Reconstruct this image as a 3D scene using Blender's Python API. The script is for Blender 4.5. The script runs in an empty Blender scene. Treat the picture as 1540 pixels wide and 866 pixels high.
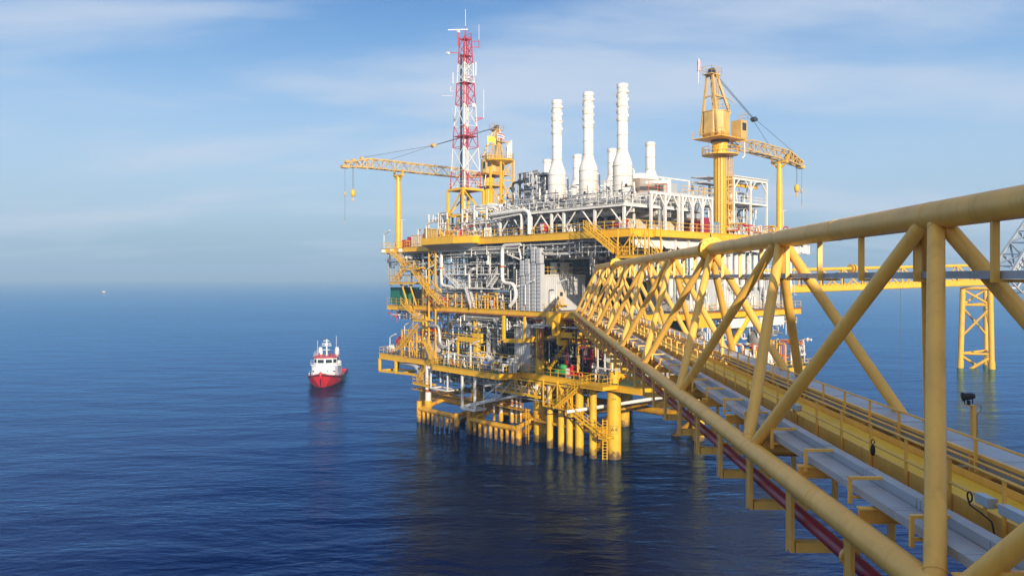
import bpy, math, random
from mathutils import Vector, Matrix
random.seed(11)
RAD = math.radians
scene = bpy.context.scene
COL = scene.collection

# ------------------------------------------------------------------ camera model (photo 1540 x 866)
F_PX, CX, HORIZON, CAM_H = 1185.0, 770.0, 417.0, 25.0
ANG = RAD(40.2)
O_PLAT = Vector((14.1, 109.0, 0.0))
FRAME = {'P': Matrix.Translation(O_PLAT) @ Matrix.Rotation(ANG, 4, 'Z'),
         'B': Matrix.Rotation(-math.atan(0.022), 4, 'Z'),
         'W': Matrix.Identity(4)}
INV = {k: m.inverted() for k, m in FRAME.items()}

def at(px, py, frame='P', x=None, y=None, z=None):
    """measure: the point of a plane of the place that the photo shows at this pixel"""
    inv = INV[frame]
    o = inv @ Vector((0, 0, CAM_H))
    d = inv.to_3x3() @ Vector(((px - CX) / F_PX, 1.0, (HORIZON - py) / F_PX))
    i, val = (0, x) if x is not None else ((1, y) if y is not None else (2, z))
    t = (val - o[i]) / d[i]
    p = o + d * t
    return (p.x, p.y, p.z)

# ------------------------------------------------------------------ materials
def _mat(name):
    m = bpy.data.materials.new(name); m.use_nodes = True
    nt = m.node_tree; nt.nodes.clear()
    out = nt.nodes.new('ShaderNodeOutputMaterial')
    b = nt.nodes.new('ShaderNodeBsdfPrincipled')
    nt.links.new(b.outputs[0], out.inputs[0])
    return m, nt, b, out

def paint(name, c, rough=0.45, var=0.12, dirt=0.25, dirt_col=(0.16, 0.07, 0.03), scale=0.6, metal=0.0,
          bump=0.02, streak=6.0, spec=0.5, thr=(0.56, 0.76)):
    m, nt, b, out = _mat(name)
    N, L = nt.nodes.new, nt.links.new
    tc = N('ShaderNodeTexCoord')
    mp = N('ShaderNodeMapping'); mp.inputs['Scale'].default_value = (streak, streak, 0.7)
    L(tc.outputs['Object'], mp.inputs[0])
    n1 = N('ShaderNodeTexNoise'); n1.inputs['Scale'].default_value = scale; n1.inputs['Detail'].default_value = 5
    L(tc.outputs['Object'], n1.inputs['Vector'])
    n2 = N('ShaderNodeTexNoise'); n2.inputs['Scale'].default_value = 0.55; n2.inputs['Detail'].default_value = 6
    n2.inputs['Roughness'].default_value = 0.65
    L(mp.outputs[0], n2.inputs['Vector'])
    cr = N('ShaderNodeValToRGB')
    cr.color_ramp.elements[0].position = 0.3; cr.color_ramp.elements[1].position = 0.72
    lo = tuple(max(0, v * (1 - var)) for v in c) + (1,); hi = tuple(min(1, v * (1 + var * 0.6)) for v in c) + (1,)
    cr.color_ramp.elements[0].color = lo; cr.color_ramp.elements[1].color = hi
    L(n1.outputs['Fac'], cr.inputs[0])
    mr = N('ShaderNodeMapRange'); mr.inputs[1].default_value = thr[0]; mr.inputs[2].default_value = thr[1]
    mr.inputs[3].default_value = 0; mr.inputs[4].default_value = dirt
    L(n2.outputs['Fac'], mr.inputs[0])
    mx = N('ShaderNodeMix'); mx.data_type = 'RGBA'
    L(mr.outputs[0], mx.inputs[0]); L(cr.outputs[0], mx.inputs[6]); mx.inputs[7].default_value = dirt_col + (1,)
    L(mx.outputs[2], b.inputs['Base Color'])
    rr = N('ShaderNodeMapRange'); rr.inputs[3].default_value = rough - 0.08; rr.inputs[4].default_value = rough + 0.15
    L(n2.outputs['Fac'], rr.inputs[0]); L(rr.outputs[0], b.inputs['Roughness'])
    b.inputs['Metallic'].default_value = metal
    b.inputs['Specular IOR Level'].default_value = spec
    if bump:
        bp = N('ShaderNodeBump'); bp.inputs['Strength'].default_value = bump * 8; bp.inputs['Distance'].default_value = 0.02
        n3 = N('ShaderNodeTexNoise'); n3.inputs['Scale'].default_value = 5.0; n3.inputs['Detail'].default_value = 3
        L(tc.outputs['Object'], n3.inputs['Vector'])
        L(n3.outputs['Fac'], bp.inputs['Height']); L(bp.outputs[0], b.inputs['Normal'])
    return m

M = {}
M['yellow'] = paint('yellow_paint', (0.83, 0.465, 0.014), 0.42, 0.10, 0.30, (0.30, 0.10, 0.02))
M['bridge'] = paint('bridge_yellow_paint', (0.90, 0.505, 0.095), 0.36, 0.12, 0.30, (0.38, 0.18, 0.05), scale=0.9, thr=(0.52, 0.74))
M['floor_yellow'] = paint('walkway_yellow_paint', (0.88, 0.56, 0.03), 0.55, 0.12, 0.2, (0.28, 0.16, 0.05))
M['leg'] = paint('leg_yellow_paint', (0.78, 0.46, 0.025), 0.5, 0.14, 0.35, (0.36, 0.14, 0.03), streak=1.5)
M['splash'] = paint('splash_zone_yellow', (0.74, 0.38, 0.018), 0.5, 0.22, 0.75, (0.20, 0.06, 0.018), streak=1.2, thr=(0.48, 0.70))
def tidal(m):
    # weed and rust of the splash zone, by height above the water
    nt = m.node_tree; N, L = nt.nodes.new, nt.links.new; b = nt.nodes['Principled BSDF']
    src = b.inputs['Base Color'].links[0].from_socket
    tc = N('ShaderNodeTexCoord'); sp = N('ShaderNodeSeparateXYZ'); L(tc.outputs['Object'], sp.inputs[0])
    n = N('ShaderNodeTexNoise'); n.inputs['Scale'].default_value = 1.3; n.inputs['Detail'].default_value = 5; L(tc.outputs['Object'], n.inputs['Vector'])
    a = N('ShaderNodeMath'); a.operation = 'MULTIPLY_ADD'; a.inputs[1].default_value = 3.0; L(n.outputs['Fac'], a.inputs[0]); L(sp.outputs[2], a.inputs[2])
    r = N('ShaderNodeMapRange'); r.interpolation_type = 'SMOOTHSTEP'
    for i, v in ((1, 1.9), (2, 3.1), (3, 0.9), (4, 0.0)): r.inputs[i].default_value = v
    L(a.outputs[0], r.inputs[0])
    c = N('ShaderNodeValToRGB'); c.color_ramp.elements[0].color = (0.02, 0.016, 0.012, 1); c.color_ramp.elements[1].color = (0.14, 0.075, 0.03, 1)
    c.color_ramp.elements[0].position = 0.35; c.color_ramp.elements[1].position = 0.7
    n2 = N('ShaderNodeTexNoise'); n2.inputs['Scale'].default_value = 4.0; n2.inputs['Detail'].default_value = 4; L(tc.outputs['Object'], n2.inputs['Vector']); L(n2.outputs['Fac'], c.inputs[0])
    mx = N('ShaderNodeMix'); mx.data_type = 'RGBA'; L(r.outputs[0], mx.inputs[0]); L(src, mx.inputs[6]); L(c.outputs[0], mx.inputs[7]); L(mx.outputs[2], b.inputs['Base Color'])
tidal(M['splash']); tidal(M['leg'])
M['tan'] = paint('weathered_tan_yellow', (0.62, 0.40, 0.12), 0.5, 0.2, 0.55, (0.20, 0.10, 0.05))
M['white'] = paint('white_paint', (0.76, 0.74, 0.70), 0.42, 0.06, 0.22, (0.42, 0.30, 0.20), thr=(0.50, 0.74))
M['stackwhite'] = paint('stack_white_paint', (0.78, 0.75, 0.71), 0.5, 0.07, 0.5, (0.55, 0.39, 0.28), scale=0.3, streak=1.6, thr=(0.46, 0.76))
M['grey'] = paint('grey_steel', (0.38, 0.39, 0.40), 0.45, 0.15, 0.35, (0.20, 0.15, 0.11))
M['pale'] = paint('pale_grey_cladding', (0.50, 0.51, 0.53), 0.45, 0.08, 0.2, (0.35, 0.28, 0.2))
M['tray'] = paint('cable_tray_galvanised', (0.42, 0.45, 0.49), 0.42, 0.12, 0.25, (0.28, 0.25, 0.22), metal=0.25)
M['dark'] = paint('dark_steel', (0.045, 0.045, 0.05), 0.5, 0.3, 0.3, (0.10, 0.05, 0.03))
M['deckgreen'] = paint('green_deck_paint', (0.06, 0.11, 0.05), 0.7, 0.3, 0.4, (0.12, 0.08, 0.04))
M['deckgrey'] = paint('deck_grey_paint', (0.20, 0.19, 0.18), 0.7, 0.3, 0.5, (0.16, 0.09, 0.05))
M['beige'] = paint('beige_cladding', (0.62, 0.53, 0.42), 0.5, 0.1, 0.3, (0.40, 0.28, 0.18))
M['brown'] = paint('brown_louvre', (0.16, 0.10, 0.06), 0.55, 0.2, 0.3)
M['silver'] = paint('insulation_jacket', (0.62, 0.60, 0.57), 0.35, 0.12, 0.25, (0.34, 0.24, 0.16), metal=0.5)
M['rustsilver'] = paint('weathered_jacket', (0.46, 0.37, 0.30), 0.45, 0.2, 0.5, (0.30, 0.15, 0.08), metal=0.2)
M['red'] = paint('red_paint', (0.55, 0.02, 0.025), 0.42, 0.15, 0.25, (0.2, 0.02, 0.01))
M['pipered'] = paint('dark_red_pipe_paint', (0.30, 0.012, 0.025), 0.35, 0.15, 0.2, (0.10, 0.01, 0.01))
M['green'] = paint('green_tank_paint', (0.01, 0.16, 0.10), 0.4, 0.12, 0.2, (0.02, 0.06, 0.04))
M['brightgreen'] = paint('bright_green_paint', (0.05, 0.45, 0.12), 0.5)
M['blue'] = paint('blue_paint', (0.03, 0.10, 0.36), 0.45)
M['steelblue'] = paint('blue_grey_pipe_paint', (0.19, 0.26, 0.36), 0.4, 0.15, 0.25)
M['orange'] = paint('orange_paint', (0.72, 0.16, 0.02), 0.45, 0.12, 0.2)
M['rust'] = paint('rusty_edge', (0.36, 0.11, 0.04), 0.7, 0.3, 0.6)
M['growth'] = paint('marine_growth', (0.10, 0.055, 0.03), 0.8, 0.4, 0.6)
M['black'] = paint('black_rubber', (0.015, 0.015, 0.017), 0.6, 0.3, 0.1)
M['bandgrey'] = paint('stack_band_steel', (0.60, 0.56, 0.51), 0.5, 0.15, 0.4)
M['rope'] = paint('wire_rope', (0.06, 0.07, 0.08), 0.5, 0.2, 0.0)
M['mastred'] = paint('mast_red_paint', (0.50, 0.035, 0.05), 0.5, 0.1, 0.2)
M['pink'] = paint('windsock_cloth', (0.85, 0.45, 0.42), 0.8, 0.1, 0.0)
M['flagyellow'] = paint('flag_yellow_cloth', (0.85, 0.72, 0.05), 0.8, 0.1, 0.0)
M['hullred'] = paint('hull_red_paint', (0.62, 0.012, 0.018), 0.35, 0.08, 0.15, (0.25, 0.02, 0.02), scale=0.3)
M['boatwhite'] = paint('boat_white_paint', (0.82, 0.82, 0.80), 0.35, 0.04, 0.12, (0.5, 0.35, 0.25))
M['lamp'] = paint('lamp_housing', (0.72, 0.72, 0.68), 0.35, 0.05, 0.1)
M['paleblue'] = paint('pale_blue_housing', (0.42, 0.52, 0.62), 0.35, 0.06, 0.1)
m, nt, b, _ = _mat('dark_glass'); b.inputs['Base Color'].default_value = (0.02, 0.03, 0.04, 1); b.inputs['Roughness'].default_value = 0.08
M['glass'] = m

# ------------------------------------------------------------------ mesh collector
class MB:
    def __init__(s, frame=None):
        s.v = []; s.f = []; s.mi = []; s.sm = []
    def add(s, vs, fs, mi=0, smooth=False):
        o = len(s.v); s.v.extend([tuple(p) for p in vs])
        for f in fs:
            s.f.append([i + o for i in f]); s.mi.append(mi); s.sm.append(smooth)
        return s
    def bx(s, x0, x1, y0, y1, z0, z1, mi=0):
        x0, x1 = min(x0, x1), max(x0, x1); y0, y1 = min(y0, y1), max(y0, y1); z0, z1 = min(z0, z1), max(z0, z1)
        v = [(x0,y0,z0),(x1,y0,z0),(x1,y1,z0),(x0,y1,z0),(x0,y0,z1),(x1,y0,z1),(x1,y1,z1),(x0,y1,z1)]
        return s.add(v, [(0,3,2,1),(4,5,6,7),(0,1,5,4),(1,2,6,5),(2,3,7,6),(3,0,4,7)], mi)
    def box(s, c, d, mi=0):
        return s.bx(c[0]-d[0]/2, c[0]+d[0]/2, c[1]-d[1]/2, c[1]+d[1]/2, c[2]-d[2]/2, c[2]+d[2]/2, mi)
    def bar(s, a, b, w, h=None, mi=0, up=(0,0,1)):
        a = Vector(a); b = Vector(b); h = h or w
        d = (b - a)
        if d.length < 1e-6: return s
        d.normalize(); u = Vector(up)
        if abs(d.dot(u)) > 0.98: u = Vector((1,0,0))
        r = d.cross(u).normalized(); u = r.cross(d)
        v = []
        for p in (a, b):
            for sx, sz in ((-1,-1),(1,-1),(1,1),(-1,1)):
                v.append(p + r*(sx*w/2) + u*(sz*h/2))
        return s.add(v, [(0,1,2,3),(7,6,5,4),(0,4,5,1),(1,5,6,2),(2,6,7,3),(3,7,4,0)], mi)
    def tube(s, a, b, r, n=8, mi=0, r2=None, caps=True, smooth=True):
        a = Vector(a); b = Vector(b); r2 = r if r2 is None else r2
        d = (b - a)
        if d.length < 1e-6: return s
        d.normalize()
        u = Vector((0,0,1)) if abs(d.z) < 0.95 else Vector((1,0,0))
        e1 = d.cross(u).normalized(); e2 = d.cross(e1)
        v = []
        for p, q in ((a, r), (b, r2)):
            for k in range(n):
                t = 2*math.pi*k/n
                v.append(p + e1*(q*math.cos(t)) + e2*(q*math.sin(t)))
        s.add(v, [(k, (k+1) % n, n+(k+1) % n, n+k) for k in range(n)], mi, smooth and n > 5)
        if caps:
            s.add(v[:n], [tuple(range(n-1, -1, -1))], mi); s.add(v[n:], [tuple(range(n))], mi)
        return s
    def pipe(s, pts, r, n=8, bend=None, mi=0):
        P = [Vector(p) for p in pts]
        bend = bend if bend is not None else r*2.2
        path = [P[0]]
        for i in range(1, len(P)-1):
            a, b, c = P[i-1], P[i], P[i+1]
            d1 = (a-b); d2 = (c-b)
            l = min(bend, d1.length*0.45, d2.length*0.45)
            if l < 1e-4 or d1.length < 1e-5 or d2.length < 1e-5: continue
            q1 = b + d1.normalized()*l; q2 = b + d2.normalized()*l
            for t in (0, 0.33, 0.67, 1):
                path.append(q1*(1-t)**2 + b*2*t*(1-t) + q2*t*t)
        path.append(P[-1])
        d = (path[1]-path[0]).normalized()
        u = Vector((0,0,1)) if abs(d.z) < 0.9 else Vector((1,0,0))
        e1 = d.cross(u).normalized()
        v = []; m_ = len(path)
        for i, p in enumerate(path):
            if i == 0: t = path[1]-path[0]
            elif i == m_-1: t = path[-1]-path[-2]
            else: t = (path[i+1]-path[i]).normalized() + (path[i]-path[i-1]).normalized()
            if t.length < 1e-6: t = d
            t.normalize()
            e1 = (e1 - t*e1.dot(t))
            e1 = e1.normalized() if e1.length > 1e-6 else t.orthogonal().normalized()
            e2 = t.cross(e1)
            for k in range(n):
                a = 2*math.pi*k/n
                v.append(p + e1*(r*math.cos(a)) + e2*(r*math.sin(a)))
        fs = []
        for i in range(m_-1):
            for k in range(n):
                fs.append((i*n+k, i*n+(k+1) % n, (i+1)*n+(k+1) % n, (i+1)*n+k))
        s.add(v, fs, mi, n > 5)
        s.add(v[:n], [tuple(range(n-1, -1, -1))], mi); s.add(v[-n:], [tuple(range(n))], mi)
        return s
    def lathe(s, prof, c, axis=(0,0,1), n=20, mi=0, smooth=True):
        c = Vector(c); ax = Vector(axis).normalized()
        u = Vector((1,0,0)) if abs(ax.x) < 0.9 else Vector((0,1,0))
        e1 = ax.cross(u).normalized(); e2 = ax.cross(e1)
        v = []
        for r, h in prof:
            for k in range(n):
                a = 2*math.pi*k/n
                v.append(c + ax*h + e1*(r*math.cos(a)) + e2*(r*math.sin(a)))
        fs = []
        for i in range(len(prof)-1):
            for k in range(n):
                fs.append((i*n+k, i*n+(k+1) % n, (i+1)*n+(k+1) % n, (i+1)*n+k))
        s.add(v, fs, mi, smooth)
        if prof[0][0] > 1e-4: s.add(v[:n], [tuple(range(n-1, -1, -1))], mi)
        if prof[-1][0] > 1e-4: s.add(v[-n:], [tuple(range(n))], mi)
        return s
    def prism(s, poly, z0, z1, mi=0, mi_side=None):
        n = len(poly)
        ar = sum(poly[i][0]*poly[(i+1) % n][1] - poly[(i+1) % n][0]*poly[i][1] for i in range(n))
        if ar < 0: poly = poly[::-1]
        v = [(x, y, z0) for x, y in poly] + [(x, y, z1) for x, y in poly]
        s.add(v, [tuple(range(n-1, -1, -1)), tuple(range(n, 2*n))], mi)
        return s.add(v, [(i, (i+1) % n, n+(i+1) % n, n+i) for i in range(n)], mi if mi_side is None else mi_side)
    def ibeam(s, a, b, h, w=0.3, t=0.06, mi=0):
        a = Vector(a); b = Vector(b); z = Vector((0,0,1))
        s.bar(a - z*h/2, b - z*h/2, t, h - 2*t, mi)
        s.bar(a - z*t/2, b - z*t/2, w, t, mi); s.bar(a - z*(h-t/2), b - z*(h-t/2), w, t, mi)
        return s
    def rail(s, pts, h=1.1, step=1.6, w=0.055, bars=(0.55, 1.1), toe=0.0, mi=0):
        for a, b in zip(pts[:-1], pts[1:]):
            a = Vector(a); b = Vector(b); L = (b-a).length
            k = max(1, round(L/step))
            for i in range(k+1):
                p = a.lerp(b, i/k); s.bar(p, p + Vector((0,0,h)), w, w, mi)
            for q in bars: s.bar(a + Vector((0,0,q)), b + Vector((0,0,q)), w, w, mi)
            if toe: s.bar(a + Vector((0,0,toe/2)), b + Vector((0,0,toe/2)), 0.03, toe, mi)
        return s
    def ladder(s, a, h, w=0.45, side=(1,0,0), cage=False, out=(0,-1,0), mi=0, t=0.07):
        a = Vector(a); sd = Vector(side).normalized()*w/2; up = Vector((0,0,h)); o = Vector(out).normalized()
        s.bar(a+sd, a+sd+up, t, t, mi); s.bar(a-sd, a-sd+up, t, t, mi)
        k = int(h/0.4)
        for i in range(k):
            z = Vector((0,0,0.3+i*0.4)); s.bar(a-sd+z, a+sd+z, t*0.6, t*0.6, mi)
        if cage:
            for i in range(int((h-2)/1.0)+1):
                z = Vector((0,0,2.2+i*1.0))
                pts = [a+z+sd*1.3*math.cos(q)*1.0 + o*0.7*math.sin(q) for q in [math.pi*j/5 for j in range(6)]]
                for p, q in zip(pts[:-1], pts[1:]): s.bar(p, q, 0.05, 0.05, mi)
            for j in (1, 2, 3, 4):
                q = math.pi*j/5; p = a + sd*1.3*math.cos(q) + o*0.7*math.sin(q)
                s.bar(p+Vector((0,0,2.2)), p+up, 0.04, 0.04, mi)
        return s
    def stair(s, a, b, w=0.9, rail=True, mi=0, rw=0.05):
        """flight from a (bottom) to b (top), w across"""
        a = Vector(a); b = Vector(b); d = b-a; hd = Vector((d.x, d.y, 0)).normalized()
        sd = Vector((-hd.y, hd.x, 0))*w/2
        for k in (-1, 1): s.bar(a+sd*k, b+sd*k, 0.07, 0.28, mi)
        n = max(3, int(abs(d.z)/0.26))
        for i in range(1, n):
            p = a + d*(i/n); s.bar(p-sd, p+sd, 0.24, 0.05, mi)
        if rail:
            for k in (-1, 1):
                for q in (0.5, 1.0): s.bar(a+sd*k+Vector((0,0,q)), b+sd*k+Vector((0,0,q)), rw, rw, mi)
                m_ = max(2, int(d.length/1.5))
                for i in range(m_+1):
                    p = a+sd*k + d*(i/m_); s.bar(p, p+Vector((0,0,1.0)), rw, rw, mi)
        return s
    def merge(s, o):
        k = len(s.v); s.v.extend(o.v)
        for f in o.f: s.f.append([i+k for i in f])
        s.mi.extend(o.mi); s.sm.extend(o.sm); return s
    def mesh(s, name, mats, base):
        me = bpy.data.meshes.new(name)
        bx, by, bz = base
        me.from_pydata([(x-bx, y-by, z-bz) for x, y, z in s.v], [], s.f)
        for m in (mats if isinstance(mats, (list, tuple)) else [mats]): me.materials.append(M[m] if isinstance(m, str) else m)
        me.polygons.foreach_set('material_index', s.mi)
        me.polygons.foreach_set('use_smooth', s.sm)
        me.update(); return me

BASE = {}; FR = {}
def _props(o, label, cat, group=None, kind=None):
    if label: o['label'] = label
    if cat: o['category'] = cat
    if group: o['group'] = group
    if kind: o['kind'] = kind
def thing(name, label, cat, base, frame='P', group=None, kind=None):
    o = bpy.data.objects.new(name, None); COL.objects.link(o)
    o.empty_display_size = 0.5
    o.matrix_world = FRAME[frame] @ Matrix.Translation(base)
    BASE[o.name] = tuple(base); FR[o.name] = frame
    _props(o, label, cat, group, kind); return o
def part(name, mb, mats, parent, label=None, kind=None):
    me = mb.mesh(name, mats, BASE[parent.name])
    o = bpy.data.objects.new(name, me); COL.objects.link(o); o.parent = parent
    BASE[o.name] = BASE[parent.name]; FR[o.name] = FR[parent.name]
    _props(o, label, None, None, kind); return o
def single(name, mb, mats, label, cat, base, frame='P', group=None, kind=None):
    me = mb.mesh(name, mats, base)
    o = bpy.data.objects.new(name, me); COL.objects.link(o)
    o.matrix_world = FRAME[frame] @ Matrix.Translation(base)
    BASE[o.name] = tuple(base); FR[o.name] = frame
    _props(o, label, cat, group, kind); return o
def dup(root, base, label, group=None, rot=None):
    def cp(o, parent):
        c = o.copy(); COL.objects.link(c)
        if parent is not None: c.parent = parent
        for ch in list(o.children): cp(ch, c)
        return c
    r = cp(root, None)
    fr = FR[root.name]
    r.matrix_world = FRAME[fr] @ Matrix.Translation(base) @ (Matrix.Rotation(rot, 4, 'Z') if rot else Matrix.Identity(4))
    BASE[r.name] = tuple(base); FR[r.name] = fr
    r['label'] = label
    if group: r['group'] = group
    return r
def lattice(mb, a, b, w0, h0, w1, h1, n, rc=0.09, rl=0.045, mi=0, up=(0,0,1), mode='x'):
    """four-chord lattice from a to b; section w x h at each end"""
    a = Vector(a); b = Vector(b); d = (b-a).normalized(); u = Vector(up)
    r = d.cross(u).normalized(); u = r.cross(d)
    def cor(t):
        p = a.lerp(b, t); w = w0+(w1-w0)*t; h = h0+(h1-h0)*t
        return [p + r*(sx*w/2) + u*(sz*h/2) for sx, sz in ((-1,-1),(1,-1),(1,1),(-1,1))]
    S = [cor(i/n) for i in range(n+1)]
    for k in range(4): mb.bar(S[0][k], S[n][k], rc*2, rc*2, mi, up=tuple(u))
    for i in range(n+1):
        for k in range(4): mb.bar(S[i][k], S[i][(k+1) % 4], rl*2, rl*2, mi)
    for i in range(n):
        for k in range(4):
            p, q = (k, (k+1) % 4) if (i+k) % 2 == 0 else ((k+1) % 4, k)
            mb.bar(S[i][p], S[i+1][q], rl*2, rl*2, mi)
            if mode == 'xx': mb.bar(S[i][q], S[i+1][p], rl*2, rl*2, mi)
    return S
def text_geo(txt, size):
    cu = bpy.data.curves.new('tmp_text', 'FONT'); cu.body = txt; cu.size = size; cu.align_x = 'CENTER'; cu.align_y = 'CENTER'
    o = bpy.data.objects.new('tmp_text', cu); COL.objects.link(o)
    dg = bpy.context.evaluated_depsgraph_get(); me = o.evaluated_get(dg).to_mesh()
    v = [tuple(p.co) for p in me.vertices]; f = [tuple(p.vertices) for p in me.polygons]
    o.evaluated_get(dg).to_mesh_clear(); bpy.data.objects.remove(o); bpy.data.curves.remove(cu)
    return v, f
# ------------------------------------------------------------------ camera, sun, sky, sea, haze
cam = bpy.data.cameras.new('camera'); cam.sensor_width = 36; cam.lens = F_PX/1540*36
cam.shift_y = -16/1540; cam.clip_end = 200000; cam.clip_start = 0.1
camo = bpy.data.objects.new('camera', cam); COL.objects.link(camo)
camo.location = (0, 0, CAM_H); camo.rotation_euler = (RAD(90), 0, 0); scene.camera = camo

SUN_AZ, SUN_EL = 15.0, 15.5          # degrees to the right of straight behind the camera, height
s_dir = Vector((math.sin(RAD(SUN_AZ))*math.cos(RAD(SUN_EL)), -math.cos(RAD(SUN_AZ))*math.cos(RAD(SUN_EL)), math.sin(RAD(SUN_EL))))
sun = bpy.data.lights.new('sun', 'SUN'); sun.energy = 5.0; sun.angle = RAD(0.6); sun.color = (1.0, 0.86, 0.66)
suno = bpy.data.objects.new('sun', sun); COL.objects.link(suno)
suno.rotation_euler = s_dir.to_track_quat('Z', 'Y').to_euler()

world = bpy.data.worlds.new('World'); scene.world = world; world.use_nodes = True
nt = world.node_tree; nt.nodes.clear(); N, L = nt.nodes.new, nt.links.new
wo = N('ShaderNodeOutputWorld'); bg = N('ShaderNodeBackground'); bg2 = N('ShaderNodeBackground'); mix = N('ShaderNodeMixShader')
sky = N('ShaderNodeTexSky'); sky.sky_type = 'NISHITA'; sky.sun_disc = False
sky.sun_elevation = RAD(SUN_EL); sky.sun_rotation = RAD(180 - SUN_AZ)
sky.air_density = 1.0; sky.dust_density = 0.6; sky.ozone_density = 3.0; sky.altitude = 0
bg.inputs[1].default_value = 0.12
bg2.inputs[0].default_value = (0.50, 0.57, 0.68, 1); bg2.inputs[1].default_value = 1.0
tc = N('ShaderNodeTexCoord'); sep = N('ShaderNodeSeparateXYZ'); L(tc.outputs['Generated'], sep.inputs[0])
def math_(op, a, b=None):
    n = N('ShaderNodeMath'); n.operation = op
    for i, v in enumerate((a, b)):
        if v is None: continue
        if isinstance(v, (int, float)): n.inputs[i].default_value = v
        else: L(v, n.inputs[i])
    return n.outputs[0]
# sky colour by height; above the view set to fill shade and tint the sea
elev = math_('MAXIMUM', sep.outputs[2], 0.0)
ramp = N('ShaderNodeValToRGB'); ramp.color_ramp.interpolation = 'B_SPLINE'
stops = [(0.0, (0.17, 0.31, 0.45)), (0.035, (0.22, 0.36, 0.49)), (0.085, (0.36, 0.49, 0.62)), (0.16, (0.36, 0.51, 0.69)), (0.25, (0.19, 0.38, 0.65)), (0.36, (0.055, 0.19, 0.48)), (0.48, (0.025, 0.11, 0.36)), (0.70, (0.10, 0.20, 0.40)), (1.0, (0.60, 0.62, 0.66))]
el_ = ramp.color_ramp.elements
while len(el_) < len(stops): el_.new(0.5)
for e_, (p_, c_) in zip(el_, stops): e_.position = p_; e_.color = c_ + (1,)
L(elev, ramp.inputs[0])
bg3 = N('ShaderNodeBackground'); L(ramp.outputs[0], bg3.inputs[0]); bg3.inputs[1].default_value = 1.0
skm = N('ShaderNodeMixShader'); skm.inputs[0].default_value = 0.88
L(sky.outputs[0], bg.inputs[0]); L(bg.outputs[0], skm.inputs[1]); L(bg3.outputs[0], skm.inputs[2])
zz = math_('ADD', math_('MAXIMUM', sep.outputs[2], 0.0), 0.16)
comb = N('ShaderNodeCombineXYZ'); L(math_('DIVIDE', sep.outputs[0], zz), comb.inputs[0]); L(math_('DIVIDE', sep.outputs[1], zz), comb.inputs[1])
mpc = N('ShaderNodeMapping'); mpc.inputs['Rotation'].default_value = (0, 0, RAD(-22)); mpc.inputs['Scale'].default_value = (0.55, 1.25, 1)
L(comb.outputs[0], mpc.inputs[0])
nz = N('ShaderNodeTexNoise'); nz.inputs['Scale'].default_value = 1.15; nz.inputs['Detail'].default_value = 7; nz.inputs['Roughness'].default_value = 0.52
nz.inputs['Distortion'].default_value = 0.35
L(mpc.outputs[0], nz.inputs['Vector'])
cr = N('ShaderNodeMapRange'); cr.interpolation_type = 'SMOOTHSTEP'
cr.inputs[1].default_value = 0.41; cr.inputs[2].default_value = 0.67; cr.inputs[3].default_value = 0.0; cr.inputs[4].default_value = 0.78
L(nz.outputs['Fac'], cr.inputs[0])
fade = N('ShaderNodeMapRange'); fade.interpolation_type = 'SMOOTHSTEP'
for i_, v_ in ((1, 0.30), (2, 0.46), (3, 1.0), (4, 0.12)): fade.inputs[i_].default_value = v_
L(elev, fade.inputs[0]); L(math_('MULTIPLY', cr.outputs[0], fade.outputs[0]), mix.inputs[0]); sky_fill = N('ShaderNodeBackground'); sky_fill.inputs[0].default_value = (1.0, 0.86, 0.66, 1)      # warm fill light added over the unseen sky behind the camera
L(math_('MULTIPLY', math_('POWER', math_('MAXIMUM', math_('MULTIPLY', sep.outputs[1], -1.0), 0.0), 1.5), 0.60), sky_fill.inputs[1])
addg = N('ShaderNodeAddShader'); L(skm.outputs[0], addg.inputs[0]); L(sky_fill.outputs[0], addg.inputs[1])
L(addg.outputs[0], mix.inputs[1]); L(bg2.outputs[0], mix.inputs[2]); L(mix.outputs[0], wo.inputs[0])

vs = scene.view_settings; vs.view_transform = 'Standard'; vs.look = 'None'; vs.exposure = 0.35; vs.gamma = 1.0
try: vs.use_curve_mapping = False
except Exception: pass
scene.render.engine = 'CYCLES'
scene.cycles.use_denoising = True
scene.cycles.max_bounces = 6; scene.cycles.diffuse_bounces = 3; scene.cycles.glossy_bounces = 4; scene.cycles.volume_bounces = 0
scene.cycles.sample_clamp_indirect = 6; scene.cycles.caustics_reflective = False; scene.cycles.caustics_refractive = False

# the sea: one sheet to the horizon
m, nt, b, out = _mat('sea_water')
N, L = nt.nodes.new, nt.links.new
nt.nodes.remove(b)
body = N('ShaderNodeBsdfDiffuse'); body.inputs[0].default_value = (0.00005, 0.006, 0.044, 1)
gl = N('ShaderNodeBsdfGlossy'); gl.inputs['Color'].default_value = (0.36, 0.62, 1.0, 1); gl.inputs['Roughness'].default_value = 0.07
fr = N('ShaderNodeFresnel'); fr.inputs['IOR'].default_value = 1.333
cg = N('ShaderNodeMix'); cg.data_type = 'RGBA'; cg.inputs[6].default_value = (0.36, 0.55, 1.0, 1); cg.inputs[7].default_value = (0.22, 0.68, 1.0, 1)
fp2 = N('ShaderNodeMath'); fp2.operation = 'POWER'; fp2.inputs[1].default_value = 1.8; L(fr.outputs[0], fp2.inputs[0]); L(fp2.outputs[0], cg.inputs[0]); L(cg.outputs[2], gl.inputs['Color'])
ms_ = N('ShaderNodeMixShader'); L(fr.outputs[0], ms_.inputs[0]); L(body.outputs[0], ms_.inputs[1]); L(gl.outputs[0], ms_.inputs[2]); L(ms_.outputs[0], out.inputs[0])
tc = N('ShaderNodeTexCoord')
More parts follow.
